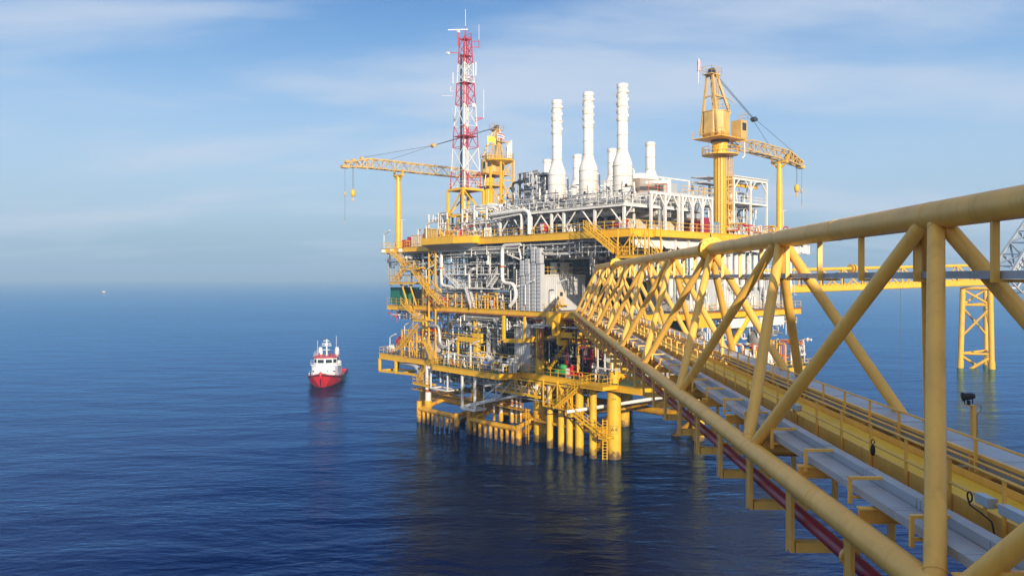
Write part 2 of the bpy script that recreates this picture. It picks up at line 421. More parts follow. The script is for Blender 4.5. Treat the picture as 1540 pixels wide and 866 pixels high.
def wave(sx, sy, rot, detail, dist):
    mp = N('ShaderNodeMapping'); mp.inputs['Scale'].default_value = (sx, sy, 1); mp.inputs['Rotation'].default_value = (0, 0, RAD(rot))
    L(tc.outputs['Object'], mp.inputs[0])
    n = N('ShaderNodeTexNoise'); n.inputs['Scale'].default_value = 1.0; n.inputs['Detail'].default_value = detail
    n.inputs['Roughness'].default_value = 0.55; n.inputs['Distortion'].default_value = dist
    L(mp.outputs[0], n.inputs['Vector']); return n.outputs['Fac']
def bump(h, strength, dist, nrm=None):
    bp = N('ShaderNodeBump'); bp.inputs['Strength'].default_value = strength; bp.inputs['Distance'].default_value = dist
    L(h, bp.inputs['Height'])
    if nrm is not None: L(nrm, bp.inputs['Normal'])
    return bp.outputs[0]
patch = wave(0.008, 0.016, 25, 3, 0.8)
pr_ = N('ShaderNodeMapRange'); pr_.inputs[1].default_value = 0.35; pr_.inputs[2].default_value = 0.68; pr_.inputs[3].default_value = 0.45; pr_.inputs[4].default_value = 1.0
L(patch, pr_.inputs[0])
n1 = bump(wave(0.05, 0.11, 12, 4, 0.3), 1.0, 0.7)
n2 = bump(wave(0.30, 0.62, -18, 5, 0.6), 0.9, 0.21, n1); L(pr_.outputs[0], nt.nodes[-1].inputs['Strength'])
n3 = bump(wave(1.4, 2.2, 20, 4, 0.6), 0.8, 0.07, n2); L(pr_.outputs[0], nt.nodes[-1].inputs['Strength'])
L(n3, body.inputs['Normal']); L(n3, gl.inputs['Normal']); L(n3, fr.inputs['Normal'])
M['sea'] = m
sea = MB(); S = 60000
sea.add([(-S, -S, 0), (S, -S, 0), (S, S, 0), (-S, S, 0)], [(0, 1, 2, 3)])
o = single('sea', sea, 'sea', None, None, (0, 0, 0), 'W', kind='structure')

USE_HAZE = True
if USE_HAZE:
    m = bpy.data.materials.new('haze_air'); m.use_nodes = True; nt = m.node_tree; nt.nodes.clear()
    out = nt.nodes.new('ShaderNodeOutputMaterial'); pv = nt.nodes.new('ShaderNodeVolumePrincipled')
    pv.inputs['Color'].default_value = (0.52, 0.76, 1.0, 1); pv.inputs['Density'].default_value = 0.0006; pv.inputs['Anisotropy'].default_value = 0.0
    nt.links.new(pv.outputs[0], out.inputs[1]); M['haze'] = m
    hz = MB().bx(-S-50, S+50, -S-50, S+50, -1, 80)
    single('haze', hz, 'haze', None, None, (0, 0, 0), 'W', kind='stuff')
# ------------------------------------------------------------------ the footbridge towards the platform (frame B: x across, y along)
XN, XF, XT, ZC, ZT = 6.39, 11.51, 8.95, 20.05, 26.37
SP, Y0, YEND = 10.67, 7.03, 114.6
br = thing('footbridge', 'long yellow tubular truss footbridge running from the right foreground to the platform', 'footbridge', (8.95, 0, 20.0), 'B')
RC, RT, RB = 0.26, 0.305, 0.175
def seams(mb, x, z, r, ye):
    y = 1.7
    while y < ye-1: mb.tube((x, y-0.018, z), (x, y+0.018, z), r+0.008, 28); y += SP/2
    return mb
part('top_chord', seams(MB().tube((XT, -4, ZT), (XT, YEND-9.5, ZT), RT, 28), XT, ZT, RT, YEND-9.5), 'bridge', br)
for x in (XN, XF):
    part('bottom_chord', seams(MB().tube((x, -4, ZC), (x, YEND - (9 if x > 9 else 0.4), ZC), RC, 24), x, ZC, RC, YEND-9), 'bridge', br)
tops = [Y0 + SP*i for i in range(-1, 10)]
for yt in tops:
    for x in (XN, XF):
        for sg in (-1, 1):
            yb = yt + sg*SP/2
            if yb < -3 or yt < -4: continue
            off = 0.16 if sg > 0 else -0.16
            e = Vector((x, yb - off*1.2, ZC)) - Vector((XT, yt + off, ZT)); e.normalize()
            part('diagonal_brace', MB().tube(Vector((XT, yt+off, ZT)) + e*0.1, Vector((x, yb-off*1.2, ZC)) - e*0.08, RB, 16)
                 .tube(Vector((x, yb-off*1.2, ZC)) - e*0.37, Vector((x, yb-off*1.2, ZC)) - e*0.33, RB+0.012, 16).tube(Vector((XT, yt+off, ZT)) + e*0.40, Vector((XT, yt+off, ZT)) + e*0.44, RB+0.012, 16), 'bridge', br)
for i in (3, 7):
    yt = Y0 + SP*i
    for dy in (-0.30, 0.30):
        f = MB().tube((XT, yt+dy-0.045, ZT), (XT, yt+dy+0.045, ZT), 0.60, 32)
        for k in range(12):
            a = math.pi*2*k/12
            f.tube((XT+0.48*math.cos(a), yt+dy-0.09, ZT+0.48*math.sin(a)), (XT+0.48*math.cos(a), yt+dy+0.09, ZT+0.48*math.sin(a)), 0.035, 6)
        part('flange', f, 'yellow', br)
    g = MB()
    for a in (0, 60, 120, 180, 240, 300):
        c, s_ = math.cos(RAD(a+30)), math.sin(RAD(a+30))
        g.bar((XT+c*0.45, yt-0.25, ZT+s_*0.45), (XT+c*0.45, yt+0.25, ZT+s_*0.45), 0.03, 0.28, up=(c, 0, s_))
    part('stiffener_ring', g, 'yellow', br); g = MB()
    g.add([(XT-0.02, yt-0.28, ZT+0.58), (XT-0.02, yt+0.28, ZT+0.58), (XT-0.02, yt, ZT+0.86), (XT+0.02, yt-0.28, ZT+0.58), (XT+0.02, yt+0.28, ZT+0.58), (XT+0.02, yt, ZT+0.86)],
          [(0,1,2),(5,4,3),(0,3,4,1),(1,4,5,2),(2,5,3,0)])
    part('lifting_lug', g, 'yellow', br)
# floor: cross beams at every hanger station, tubes at the nodes
HS = SP/3
k = 0
st = []
yy = Y0 - SP/2 - 2*HS
while yy < YEND - 2: st.append(yy); yy += HS
for yv in st:
    xr = XF if yv < YEND-10 else XF - 0.6
    part('cross_beam', MB().ibeam((XN+0.2, yv, 20.40), (xr-0.2, yv, 20.40), 0.30, 0.20, 0.03), 'bridge', br)
for i, yt in enumerate(tops):
    yb = yt + SP/2
    if yb > YEND - 8: continue
    part('floor_tube', MB().tube((XN+0.1, yb, 19.98), (XF-0.1, yb, 19.98), 0.16, 14), 'bridge', br)
    if yb + SP < YEND-8:
        part('floor_tube', MB().tube((XN+0.15, yb+0.3, 19.96), (XF-0.15, yb+SP-0.3, 19.96), 0.14, 14), 'bridge', br)
# walkway
w = MB(); y0, y1 = -4, YEND-4
n = int((y1-y0)/2.4)
for i in range(n):
    a = y0 + (y1-y0)*i/n; b_ = y0 + (y1-y0)*(i+1)/n - 0.012
    w.bx(8.36, 9.60, a, b_, 20.52, 20.60)
part('walkway_floor', w, 'floor_yellow', br)
t = MB()
for x in (8.33, 9.63): t.bx(x-0.015, x+0.015, y0, y1, 20.45, 20.76)
for x in (8.36, 9.60): t.bx(x-0.05, x+0.05, y0, y1, 20.30, 20.50)
part('toe_plate', t, 'bridge', br)
for x in (8.27, 9.78):
    r = MB(); nn = int((y1-y0)/1.78)
    for i in range(nn+1):
        yv = y0 + (y1-y0)*i/nn
        r.bar((x, yv, 20.35), (x, yv, 21.47), 0.055, 0.055)
    for z in (20.98, 21.47): r.tube((x, y0, z), (x, y1, z), 0.03, 8)
    part('handrail', r, 'bridge', br)
r = MB(); nn = int((y1-y0)/3.56)
for i in range(nn+1):
    yv = y0 + (y1-y0)*i/nn + 0.5
    r.bar((9.95, yv, 20.5), (9.95, yv, 21.02), 0.07, 0.07)
r.bx(9.90, 10.0, y0, y1, 21.02, 21.10)
part('tray_rail', r, 'bridge', br)
# hangers under the near chord
for yv in st:
    h = MB()
    h.bar((XN+0.02, yv, ZC-0.15), (XN+0.02, yv, 18.30), 0.09, 0.30, up=(0, 1, 0))
    h.bar((XN-0.10, yv-0.045, ZC-0.15), (XN-0.10, yv-0.045, 18.30), 0.02, 0.02)
    h.bar((XN+0.1, yv, 18.42), (8.9, yv, 18.42), 0.28, 0.24)
    h.bar((8.85, yv, 18.3), (8.85, yv, 20.26), 0.09, 0.26, up=(0, 1, 0))
    part('pipe_hanger', h, 'bridge', br)
# goal post brackets over the near trays
yv = Y0 - SP/2 - 1.0
while yv < YEND - 3:
    h = MB()
    h.bar((6.74, yv, 20.25), (6.74, yv, 20.76), 0.07, 0.07)
    h.bar((6.71, yv, 20.79), (7.40, yv, 20.79), 0.10, 0.06)
    h.bar((6.74, yv, 20.39), (7.3, yv, 20.39), 0.06, 0.05)
    part('tray_bracket', h, 'bridge', br); yv += 2.67
# overhead hangers
yv = 6.2
while yv < YEND - 12:
    h = MB()
    h.bar((XT+0.0, yv, ZT-0.25), (XT+0.0, yv, 24.90), 0.09, 0.14)
    h.bar((XT+0.0, yv, 24.93), (XT+0.62, yv, 24.93), 0.10, 0.06)
    part('tray_hanger', h, 'bridge', br); yv += 3.05

def tray(name, x0, x1, z0, z1, y0, y1, label, seg=2.4, mat='tray', lid=True):
    t = MB(); y = y0; rr = random.Random(int(x0*100))
    while y < y1 - 0.05:
        e = min(y + seg, y1); j = rr.uniform(-0.004, 0.004)
        t.bx(x0, x1, y, e-0.02, z0+j, z1+j)
        t.bx(x0-0.008, x1+0.008, e-0.16, e-0.10, z0+0.02, z1+0.008+j)
        y = e
    t.bx(x0+0.03, x1-0.03, y0, y1, z0+0.03, z1-0.03)
    return single(name, t, mat, label, 'cable tray', ((x0+x1)/2, y0, z0), 'B', group='cable trays along the footbridge')
tray('cable_tray', 6.87, 7.36, 20.45, 20.61, -4, YEND-3, 'wide low grey cable tray beside the lower near tube of the footbridge')
tray('cable_tray', 7.385, 7.63, 20.56, 20.79, -4, YEND-3, 'narrow raised pale cable tray between the wide grey tray and the yellow walkway')
tray('cable_tray', 10.08, 11.12, 20.74, 20.96, -4, YEND-12, 'broad pale grey cable tray along the far side of the footbridge by the sea')
tray('cable_tray', 9.05, 9.50, 24.97, 25.13, 2, YEND-14, 'blue grey cable tray hung under the thick upper tube of the footbridge')
pr = MB().tube((6.78, -4, 19.08), (6.78, YEND-1, 19.08), 0.165, 16)
fp = thing('fire_water_pipe', 'dark red pipe slung below the near edge of the footbridge', 'pipe', (6.78, 0, 19.08), 'B')
part('pipe', pr, 'pipered', fp)
for i, yv in enumerate([a+0.9 for a in st[::3]]):
    part('pipe_collar', MB().tube((6.78, yv-0.06, 19.08), (6.78, yv+0.06, 19.08), 0.215, 16), 'bridge', fp)
# small fittings on the bridge
def lightbox(x, y, z, ln, label):
    t = thing('light_fitting', label, 'light fitting', (x, y, z), 'B', group='light fittings on the footbridge handrail')
    part('housing', MB().bar((x, y, z), (x, y+ln, z), 0.15, 0.16).bar((x, y, z-0.085), (x, y+ln, z-0.085), 0.10, 0.04), 'paleblue', t)
    part('end_cap', MB().bar((x, y-0.04, z), (x, y, z), 0.16, 0.17), 'grey', t)
    part('mounting_post', MB().bar((x, y+ln*0.5, z-0.35), (x, y+ln*0.5, z-0.1), 0.05, 0.05), 'bridge', t)
lightbox(8.20, 12.7, 21.0, 1.15, 'pale blue light fitting nearest the camera on the walkway handrail')
lightbox(8.20, 14.15, 21.0, 0.42, 'short pale blue light fitting with a looped black cable on the walkway handrail')
lightbox(8.22, 24.2, 21.02, 1.0, 'pale blue light fitting further along the handrail behind the long diagonal tube')
c = MB(); pts = []
for i in range(14):
    a = i/13*2*math.pi
    pts.append((8.14, 14.75+0.08*math.cos(a), 20.95+0.09*math.sin(a)))
pts += [(8.14, 14.75, 20.80), (8.14, 14.4, 20.76), (8.14, 14.05, 20.70), (8.14, 13.95, 20.4)]
single('looped_cable', c.pipe(pts, 0.016, 6), 'black', 'black cable coiled in a loop beside the pale blue light fitting', 'cable', (8.16, 15.2, 20.9), 'B')
def floodlight(x, y, z0, z1, label, s=1.0):
    t = thing('flood_lamp', label, 'flood lamp', (x, y, z0), 'B', group='flood lamps on posts along the footbridge')
    part('post', MB().bar((x, y, z0), (x, y, z1), 0.10, 0.10).bx(x-0.2, x+0.06, y-0.06, y+0.06, z1, z1+0.02), 'bridge', t)
    part('conduit', MB().pipe([(x+0.1, y, z0), (x+0.1, y, z1-0.2), (x+0.22, y, z1-0.1), (x+0.18, y, z1+0.05), (x+0.05, y, z1+0.04)], 0.02, 6), 'grey', t)
    part('bracket', MB().bar((x-0.12, y, z1+0.02), (x-0.12, y, z1+0.14), 0.12, 0.03).bar((x-0.22, y, z1+0.04), (x-0.22, y, z1+0.2), 0.02, 0.02).bar((x-0.02, y, z1+0.04), (x-0.02, y, z1+0.2), 0.02, 0.02), 'black', t)
    part('lamp_head', MB().lathe([(0.0, -0.15), (0.06, -0.14), (0.085, -0.04), (0.09, 0.09), (0.115, 0.12), (0.115, 0.15), (0.0, 0.16)], (x-0.12, y, z1+0.24), (-0.96, 0.2, -0.12), 16), 'black', t)
floodlight(11.35, 20.4, 20.3, 21.72, 'black flood lamp on a short yellow post at the right edge of the footbridge')
floodlight(9.86, 40.5, 20.4, 22.0, 'dark flood lamp on a thin post half way along the footbridge walkway')
def bag(x, y, z, label):
    b_ = MB().lathe([(0.0, -0.20), (0.04, -0.19), (0.06, -0.10), (0.05, 0.0), (0.02, 0.06), (0.0, 0.07)], (x, y, z), n=10)
    b_.pipe([(x, y, z+0.05), (x+0.05, y, z+0.13), (x, y, z+0.2), (x-0.05, y, z+0.13), (x, y, z+0.05)], 0.012, 6)
    single('hanging_handset', b_, 'black', label, 'handset', (x, y, z), 'B', group='black handsets hanging on the footbridge rail')
bag(10.0, 19.4, 21.15, 'black handset hanging on the far handrail just left of the thick near post')
bag(9.72, 28.2, 21.1, 'black handset hanging on the handrail behind the long diagonal tube')
bag(8.2, 19.0, 20.95, 'black handset hanging on the inner handrail beside the pale blue light fitting')
# ------------------------------------------------------------------ the offshore platform (frame P: x away to the right, y away to the left)
ZC1, ZM, ZU, ZL, ZW = 10.4, 19.9, 31.5, 30.6, 35.0     # cellar, main, upper, low left part of the upper, white stack deck
pl = thing('offshore_platform', 'yellow steel offshore gas platform standing on legs in the sea', 'platform', (0, 0, 0), 'P')

def deck(name, poly, z, mats=('deckgrey', 'yellow'), th=0.16, fascia=0.9, fmat='yellow', rails=None, under=True, beams='dark', parent=None, skip=()):
    P_ = parent or pl
    d = part(name, MB().prism(poly, z-th, z, 0, 1), list(mats), P_)
    f = MB(); n = len(poly)
    for i in range(n):
        if i in skip: continue
        a, b_ = poly[i], poly[(i+1) % n]
        f.ibeam((a[0], a[1], z-0.005), (b_[0], b_[1], z-0.005), fascia, 0.30, 0.07)
        L_ = math.hypot(b_[0]-a[0], b_[1]-a[1]); k = max(1, int(L_/2.2))
        for j in range(1, k):
            q = (a[0]+(b_[0]-a[0])*j/k, a[1]+(b_[1]-a[1])*j/k)
            f.bar((q[0], q[1], z-0.1), (q[0], q[1], z-fascia+0.07), 0.24, 0.04)
    part('edge_girder', f, fmat, P_)
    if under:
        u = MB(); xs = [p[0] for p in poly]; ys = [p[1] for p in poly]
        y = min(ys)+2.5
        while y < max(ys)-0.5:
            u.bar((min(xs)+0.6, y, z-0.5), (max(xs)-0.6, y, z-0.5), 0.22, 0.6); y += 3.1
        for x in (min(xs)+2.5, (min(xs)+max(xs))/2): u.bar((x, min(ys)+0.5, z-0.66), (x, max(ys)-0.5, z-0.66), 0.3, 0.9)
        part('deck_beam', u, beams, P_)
    return d
def railing(pts, h=1.1, mat='yellow', **k):
    return part('railing', MB().rail(pts, h, **k), mat, pl)

# decks
UP = [(-2.2, -5), (42, -5), (42, 41), (-2.2, 41)]
deck('upper_deck', UP, ZU, fascia=1.1, beams='white')
LOW = [(-2.2, 41.3), (30, 41.3), (30, 60.6), (-0.8, 60.6), (-0.8, 50), (-2.2, 50)]
deck('upper_deck', LOW, ZL, fascia=0.9, beams='white')
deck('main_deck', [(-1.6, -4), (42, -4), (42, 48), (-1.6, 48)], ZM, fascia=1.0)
deck('main_deck', [(-2.2, 48.2), (16, 48.2), (16, 56.2), (-2.2, 56.2)], ZM-0.1, fascia=0.9, under=False)
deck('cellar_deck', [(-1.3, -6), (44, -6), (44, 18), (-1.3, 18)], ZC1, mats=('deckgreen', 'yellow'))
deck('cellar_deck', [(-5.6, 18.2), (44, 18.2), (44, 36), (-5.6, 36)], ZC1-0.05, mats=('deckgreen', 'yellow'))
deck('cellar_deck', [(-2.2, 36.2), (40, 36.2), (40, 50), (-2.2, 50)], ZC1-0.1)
deck('cellar_deck', [(-2.0, 50.2), (14, 50.2), (14, 59.4), (-2.0, 59.4)], ZC1-0.05, fascia=1.1)
# backing sheets added to close the view, dark to deepen the shaded recesses
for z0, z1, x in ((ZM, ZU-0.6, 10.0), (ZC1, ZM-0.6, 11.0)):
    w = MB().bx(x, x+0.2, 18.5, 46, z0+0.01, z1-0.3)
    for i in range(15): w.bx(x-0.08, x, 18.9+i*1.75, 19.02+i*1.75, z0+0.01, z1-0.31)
    part('shade_backing', w, 'dark', pl)
part('shade_backing', MB().bx(3, 40, 18, 18.2, ZM+0.01, ZU-0.9), 'dark', pl)
part('shade_backing', MB().bx(11.3, 40, 17, 17.2, ZC1+0.01, ZM-0.9), 'deckgrey', pl)

# legs
LEG_Y = (0, 15.2, 31, 46.5)
for x in (0, 19, 38):
    for y in LEG_Y:
        l = MB().tube((x, y, -9), (x, y, 5.6), 1.0, 28, 1).tube((x, y, 5.6), (x, y, ZC1-0.4), 0.97, 28, 0).tube((x, y, ZC1-0.4), (x, y, ZM-0.5 if (y < 40 or x > 0) else 25), 0.66, 22, 0)
        for z in (5.6, 8.9): l.tube((x, y, z-0.04), (x, y, z+0.04), 1.03, 28, 1)
        lg = part('leg', l, ('leg', 'leg', 'growth'), pl)
        if x == 0 and y < 40:
            nm = {0: 'A4', 15.2: 'A3', 31: 'A2'}[y]
            ac = math.atan2(-0.675, -0.74)
            def wrap(v, z, r): return [(x + r*math.cos(ac+p[0]/r), y + r*math.sin(ac+p[0]/r), z + p[1]) for p in v]
            mk = MB()
            big = (y == 0)
            v, f = text_geo(nm, 0.80 if big else 0.55)
            mk.add(wrap(v, 4.1 if big else 7.8, 1.012 if big else 0.985), [tuple(q) for q in f])
            if big:
                v, f = text_geo(nm, 0.5); m2 = MB().add(wrap(v, 8.3, 0.985), [tuple(q) for q in f]); part('leg_number', m2, 'black', lg)
                part('leg_number', mk, 'black', lg); mk = MB()
                for (a0, a1, b0, b1) in ((-0.55, 0.55, 0.52, 0.56), (-0.55, 0.55, -0.56, -0.52), (-0.55, -0.51, -0.56, 0.56), (0.51, 0.55, -0.56, 0.56)):
                    kx = 6; vv = []; ff = []
                    for i in range(kx+1):
                        u = a0+(a1-a0)*i/kx; vv += [(u, b0, 0), (u, b1, 0)]
                    for i in range(kx): ff.append((2*i, 2*i+2, 2*i+3, 2*i+1))
                    mk.add(wrap(vv, 4.1, 1.012), ff)
            part('number_frame' if big else 'leg_number', mk, 'black', lg)
        # fat node where the leg meets the jacket
        if y in (15.2, 31, 46.5) and x == 0:
            part('leg_collar', MB().tube((x, y, 2.6), (x, y, 4.6), 1.09, 24), 'splash', lg)
# jacket braces
ys = LEG_Y
for x in (0, 19, 38):
    for a, b_ in zip(ys[:-1], ys[1:]):
        part('jacket_brace', MB().tube((x, a+0.9, 3.4), (x, b_-0.9, 3.4), 0.62, 18), 'splash', pl)
        part('jacket_brace', MB().tube((x, a+0.6, 3.0), (x, b_-0.6, -8), 0.5, 14), 'splash', pl)
for y in ys[1:]:
    part('jacket_brace', MB().tube((0.9, y, 3.4), (18.1, y, 3.4), 0.55, 16), 'splash', pl)
    part('jacket_brace', MB().tube((19.9, y, 3.4), (37.1, y, 3.4), 0.55, 16), 'splash', pl)
for a, b_ in zip(ys[:-1], ys[1:]):
    part('deck_brace', MB().tube((2, a, ZC1+0.5), (2, (a+b_)/2, ZM-1), 0.3, 12), 'yellow', pl)
    part('deck_brace', MB().tube((2, b_, ZC1+0.5), (2, (a+b_)/2, ZM-1), 0.3, 12), 'yellow', pl)
    part('deck_brace', MB().tube((14, a, ZM+0.5), (14, b_, ZU-1), 0.3, 12), 'yellow', pl)
# conductors
for px, r in ((892, 0.50), (871.4, 0.58), (857.5, 0.52), (844.5, 0.50), (827, 0.45)):
    x, y, z = at(px, 680, 'P', x=-2.1)
    part('conductor_pipe', MB().tube((x, y, -6), (x, y, 5.0), r+0.03, 18, 1).tube((x, y, 5.0), (x, y, ZC1-1), r, 18, 0, caps=False)
         .tube((x, y, 4.9), (x, y, 5.05), r+0.05, 18, 2), ('leg', 'leg', 'growth'), pl)
part('conductor_guide', MB().bar((-2.1, 0.9, 3.6), (-2.1, 14, 3.6), 0.3, 0.35).bar((-1.2, 1, 3.6), (-1.2, 14.2, 3.6), 0.3, 0.3), 'splash', pl)
# boat landing fenders: tube with vertical stubs
def fender(a, b_, n, z=2.2):
    a = Vector(a); b_ = Vector(b_)
    f = part('boat_fender', MB().pipe([a, b_], 0.42, 16).tube(a + Vector((0, 0, -3.2)), a + Vector((0, 0, 1.3)), 0.46, 16).tube(b_ + Vector((0, 0, -3.2)), b_ + Vector((0, 0, 0.6)), 0.46, 16), 'splash', pl)
    for i in range(1, n):
        p = a.lerp(b_, i/n)
        part('fender_post', MB().tube(p + Vector((0, 0, -3.2)), p + Vector((0, 0, 0.1)), 0.27, 12), 'splash', f)
fender((-5.2, 40.6, 2.3), (-5.2, 29.6, 2.3), 8)
fender((-4.9, 26.6, 2.3), (-4.3, 15.2, 2.3), 9)
for y, xx in ((40.2, -5.2), (30, -5.2), (26.2, -4.9), (16, -4.4)):
    part('fender_strut', MB().tube((xx, y, 2.2), (-0.3, y, 3.4), 0.36, 14), 'splash', pl)
part('rust_kerb', MB().bx(-1.82, -1.76, -4, 52, ZM-0.95, ZM-0.75), 'rust', pl)
for y in (0, 8, 15.2, 23, 31, 39):
    part('upper_column', MB().tube((4.5, y, ZM), (4.5, y, ZU-1.0), 0.4, 14), 'grey', pl)
# horizontal brace with rail across the back of the landing
part('landing_walkway', MB().bx(-2.6, -1.2, 16, 47, 4.7, 4.8).rail([(-2.6, 16.2, 4.8), (-2.6, 47, 4.8)], 1.1), 'splash', pl)

# railings
railing([(-2.2, -5, ZU), (42, -5, ZU)]); railing([(-2.2, -5, ZU), (-2.2, 41, ZU)])
railing([(-2.2, 41.5, ZL), (-2.2, 50, ZL), (-0.8, 50, ZL), (-0.8, 60.6, ZL), (12, 60.6, ZL)])
railing([(-1.6, 12, ZM), (-1.6, 48, ZM)]); railing([(-2.2, 48.2, ZM), (-2.2, 56.2, ZM), (8, 56.2, ZM)]); railing([(8, -4, ZM), (42, -4, ZM)])
railing([(-1.3, 0, ZC1), (-1.3, 18, ZC1)]); railing([(-1.3, -6, ZC1), (44, -6, ZC1)])
railing([(-5.6, 18.2, ZC1), (-5.6, 36, ZC1), (-2.2, 36, ZC1)]); railing([(-5.6, 18.2, ZC1), (-1.3, 18.2, ZC1)])
railing([(-2.2, 37, ZC1), (-2.2, 50, ZC1)]); railing([(-2, 50.4, ZC1), (-2, 59.4, ZC1), (8, 59.4, ZC1)])

# corner box that carries the mast, with a sloping underside
x0, y0, x1, y1 = -4.6, 27.5, 4, 41
part('mast_platform', MB().prism([(x0, y1), (x0, y0+4), (x0+1.0, y0), (-2.0, y0), (-2.0, y1)], ZU-0.9, ZU+0.25, 0), 'yellow', pl)
part('mast_platform_underside', MB().add([(x0, y1, ZU-0.9), (x0, y0+4, ZU-0.9), (x0+1, y0, ZU-0.9), (-1.6, y1, ZU-2.0), (-1.6, y0+3, ZU-2.0), (-1.6, y0, ZU-1.0)],
     [(0, 1, 4, 3), (1, 2, 5, 4), (3, 4, 5), (0, 3, 4, 1), (0, 2, 1), (0, 3, 5, 2)]), 'pale', pl)

# white deck that carries the stacks
deck('stack_deck', [(-1.8, -3.5), (13, -3.5), (13, 23.5), (-1.8, 23.5)], ZW, mats=('deckgrey', 'white'), fascia=0.45, fmat='white', beams='white', th=0.1)
part('railing', MB().rail([(-1.8, -3.5, ZW), (13, -3.5, ZW)], w=0.05).rail([(-1.8, -3.5, ZW), (-1.8, 23.5, ZW)], w=0.05), 'white', pl)
for y in (-3.2, 2.2, 8.4, 11, 15.6, 17.5, 23):
    for x in (-1.5, 6):
        part('stack_deck_post', MB().bar((x, y, ZU), (x, y, ZW-0.45), 0.34, 0.34), 'white', pl)
for y, d in ((-3.2, 1), (2.2, 1), (8.4, -1), (11, 1), (15.6, -1), (17.5, 1), (23, -1)):
    part('stack_deck_brace', MB().tube((-1.5, y+0.1*d, ZU+0.4), (-1.5, y+2.6*d, ZW-0.4), 0.12, 8), 'white', pl)
    part('stack_deck_brace', MB().tube((-1.5, y, ZU+1.4), (-1.5, y-1.6*d, ZW-0.4), 0.11, 8), 'white', pl)

# stairs on the left face
def flight(a, b_, w=0.9, mat='yellow', rw=0.06): return part('stair', MB().stair(a, b_, w, mi=0, rw=rw), mat, pl)
def landing(x0, x1, y0, y1, z, mat='yellow', rails=True):
    m_ = MB().bx(x0, x1, y0, y1, z-0.14, z).bx(x0, x0+0.08, y0, y1, z-0.4, z+0.02).bx(x1-0.08, x1, y0, y1, z-0.4, z+0.02)
    if rails: m_.rail([(x0, y0, z), (x0, y1, z)]).rail([(x0, y1, z), (x1, y1, z)])
    return part('stair_landing', m_, mat, pl)
XS = -3.2
def lp(px, py, x=XS): return at(px, py, 'P', x=x)
A_, B_ = lp(586, 377), lp(611, 401)
flight(B_, A_); l1 = lp(620, 402); landing(XS-0.6, XS+0.6, l1[1]-3.2, l1[1]+0.6, l1[2])
flight(lp(592, 423), lp(611, 402)); l2 = lp(604, 424); landing(XS-0.6, XS+1.6, l2[1]-5, l2[1]+3.5, l2[2])
flight(lp(640, 432), lp(619, 403)); flight(lp(664, 458), lp(641, 432)); 
flight(lp(628, 478, -3.6), lp(606, 455, -3.6)); l3 = lp(632, 480, -3.6); landing(-4.2, -2.6, l3[1]-2.6, l3[1]+1.6, l3[2])
flight(lp(599, 527, -3.4), lp(631, 486, -3.4)); flight(lp(655, 548, -4), lp(640, 515, -4))
flight(lp(629, 572, -3.4), lp(648, 547, -3.4), 0.8); l4 = lp(632, 575, -3.4); landing(-4.0, -2.4, l4[1]-3.5, l4[1]+1.5, l4[2])
# lattice column that carries the stairs
for px, y_ in ((645, 0), (655, 0)):
    a = lp(px, 430, -2.4); part('stair_column', MB().bar((a[0], a[1], ZC1), (a[0], a[1], ZU-1), 0.22, 0.22), 'yellow', pl)
for i in range(6):
    a = lp(645, 430, -2.4); b_ = lp(655, 430, -2.4); z0 = ZM + i*1.7
    part('stair_bracing', MB().bar((a[0], a[1], z0), (b_[0], b_[1], z0+1.7), 0.12, 0.12).bar((b_[0], b_[1], z0), (a[0], a[1], z0+1.7), 0.10, 0.10), 'yellow', pl)
# raked struts below the left stair landings
for p0, p1 in (((604, 427), (613, 457)), ((616, 427), (626, 459)), ((655, 427), (664, 440))):
    part('landing_strut', MB().bar(lp(*p0), lp(*p1), 0.2, 0.2), 'yellow', pl)
# stair from the upper deck to the bridge landing and its tower (near corner)
yT = 4.0
a = at(890, 346, 'P', x=-3.2); b_ = at(936, 384, 'P', x=-3.2)
flight(b_, a, 1.0, rw=0.07); part('stair', MB().stair((b_[0]-1.2, b_[1]+0.2, b_[2]+0.3), (a[0]-1.2, a[1]+0.2, a[2]+0.3), 0.5, rw=0.06), 'yellow', pl)
landing(-4.4, -1.8, b_[1]-5.5, b_[1], b_[2])
flight((-3.2, b_[1]-11, b_[2]-4.6), (-3.2, b_[1]-5.4, b_[2]), 1.0, rw=0.07)
tw = MB()
tx0, tx1, ty0, ty1 = -4.3, -2.0, b_[1]-5.4, b_[1]-0.2
for x in (tx0, tx1):
    for y in (ty0, (ty0+ty1)/2, ty1): tw.bar((x, y, b_[2]-0.2), (x, y, ZU-0.2), 0.14, 0.14)
    tw.bar((x, ty0, b_[2]), (x, (ty0+ty1)/2, ZU-0.8), 0.10, 0.10).bar((x, ty1, b_[2]), (x, (ty0+ty1)/2, ZU-0.8), 0.10, 0.10)
part('stair_tower', tw, 'yellow', pl)
# underslung white girders along the south face
g = MB()
for i in range(15):
    xx = -1 + i*3.0
    g.add([(xx, -4.2, ZU-1.12), (xx+2.7, -4.2, ZU-1.12), (xx+2.7, -4.2, ZU-2.5), (xx+1.2, -4.2, ZU-2.5), (xx, -4.2, ZU-1.9),
           (xx, -4.0, ZU-1.12), (xx+2.7, -4.0, ZU-1.12), (xx+2.7, -4.0, ZU-2.5), (xx+1.2, -4.0, ZU-2.5), (xx, -4.0, ZU-1.9)],
          [(4,3,2,1,0), (5,6,7,8,9), (0,1,6,5), (1,2,7,6), (2,3,8,7), (3,4,9,8), (4,0,5,9)])
    g.bx(xx+2.7, xx+2.9, -4.6, -3.6, ZU-2.6, ZU-1.12)
part('under_deck_girder', g, 'white', pl)
part('under_deck_girder', MB().bx(16, 42, -3.4, -3.2, ZU-2.6, ZU-1.12), 'beige', pl)
part('service_gallery', MB().bx(2.2, 13, -5.6, -5.05, ZU-1.0, ZU-0.15), 'yellow', pl)

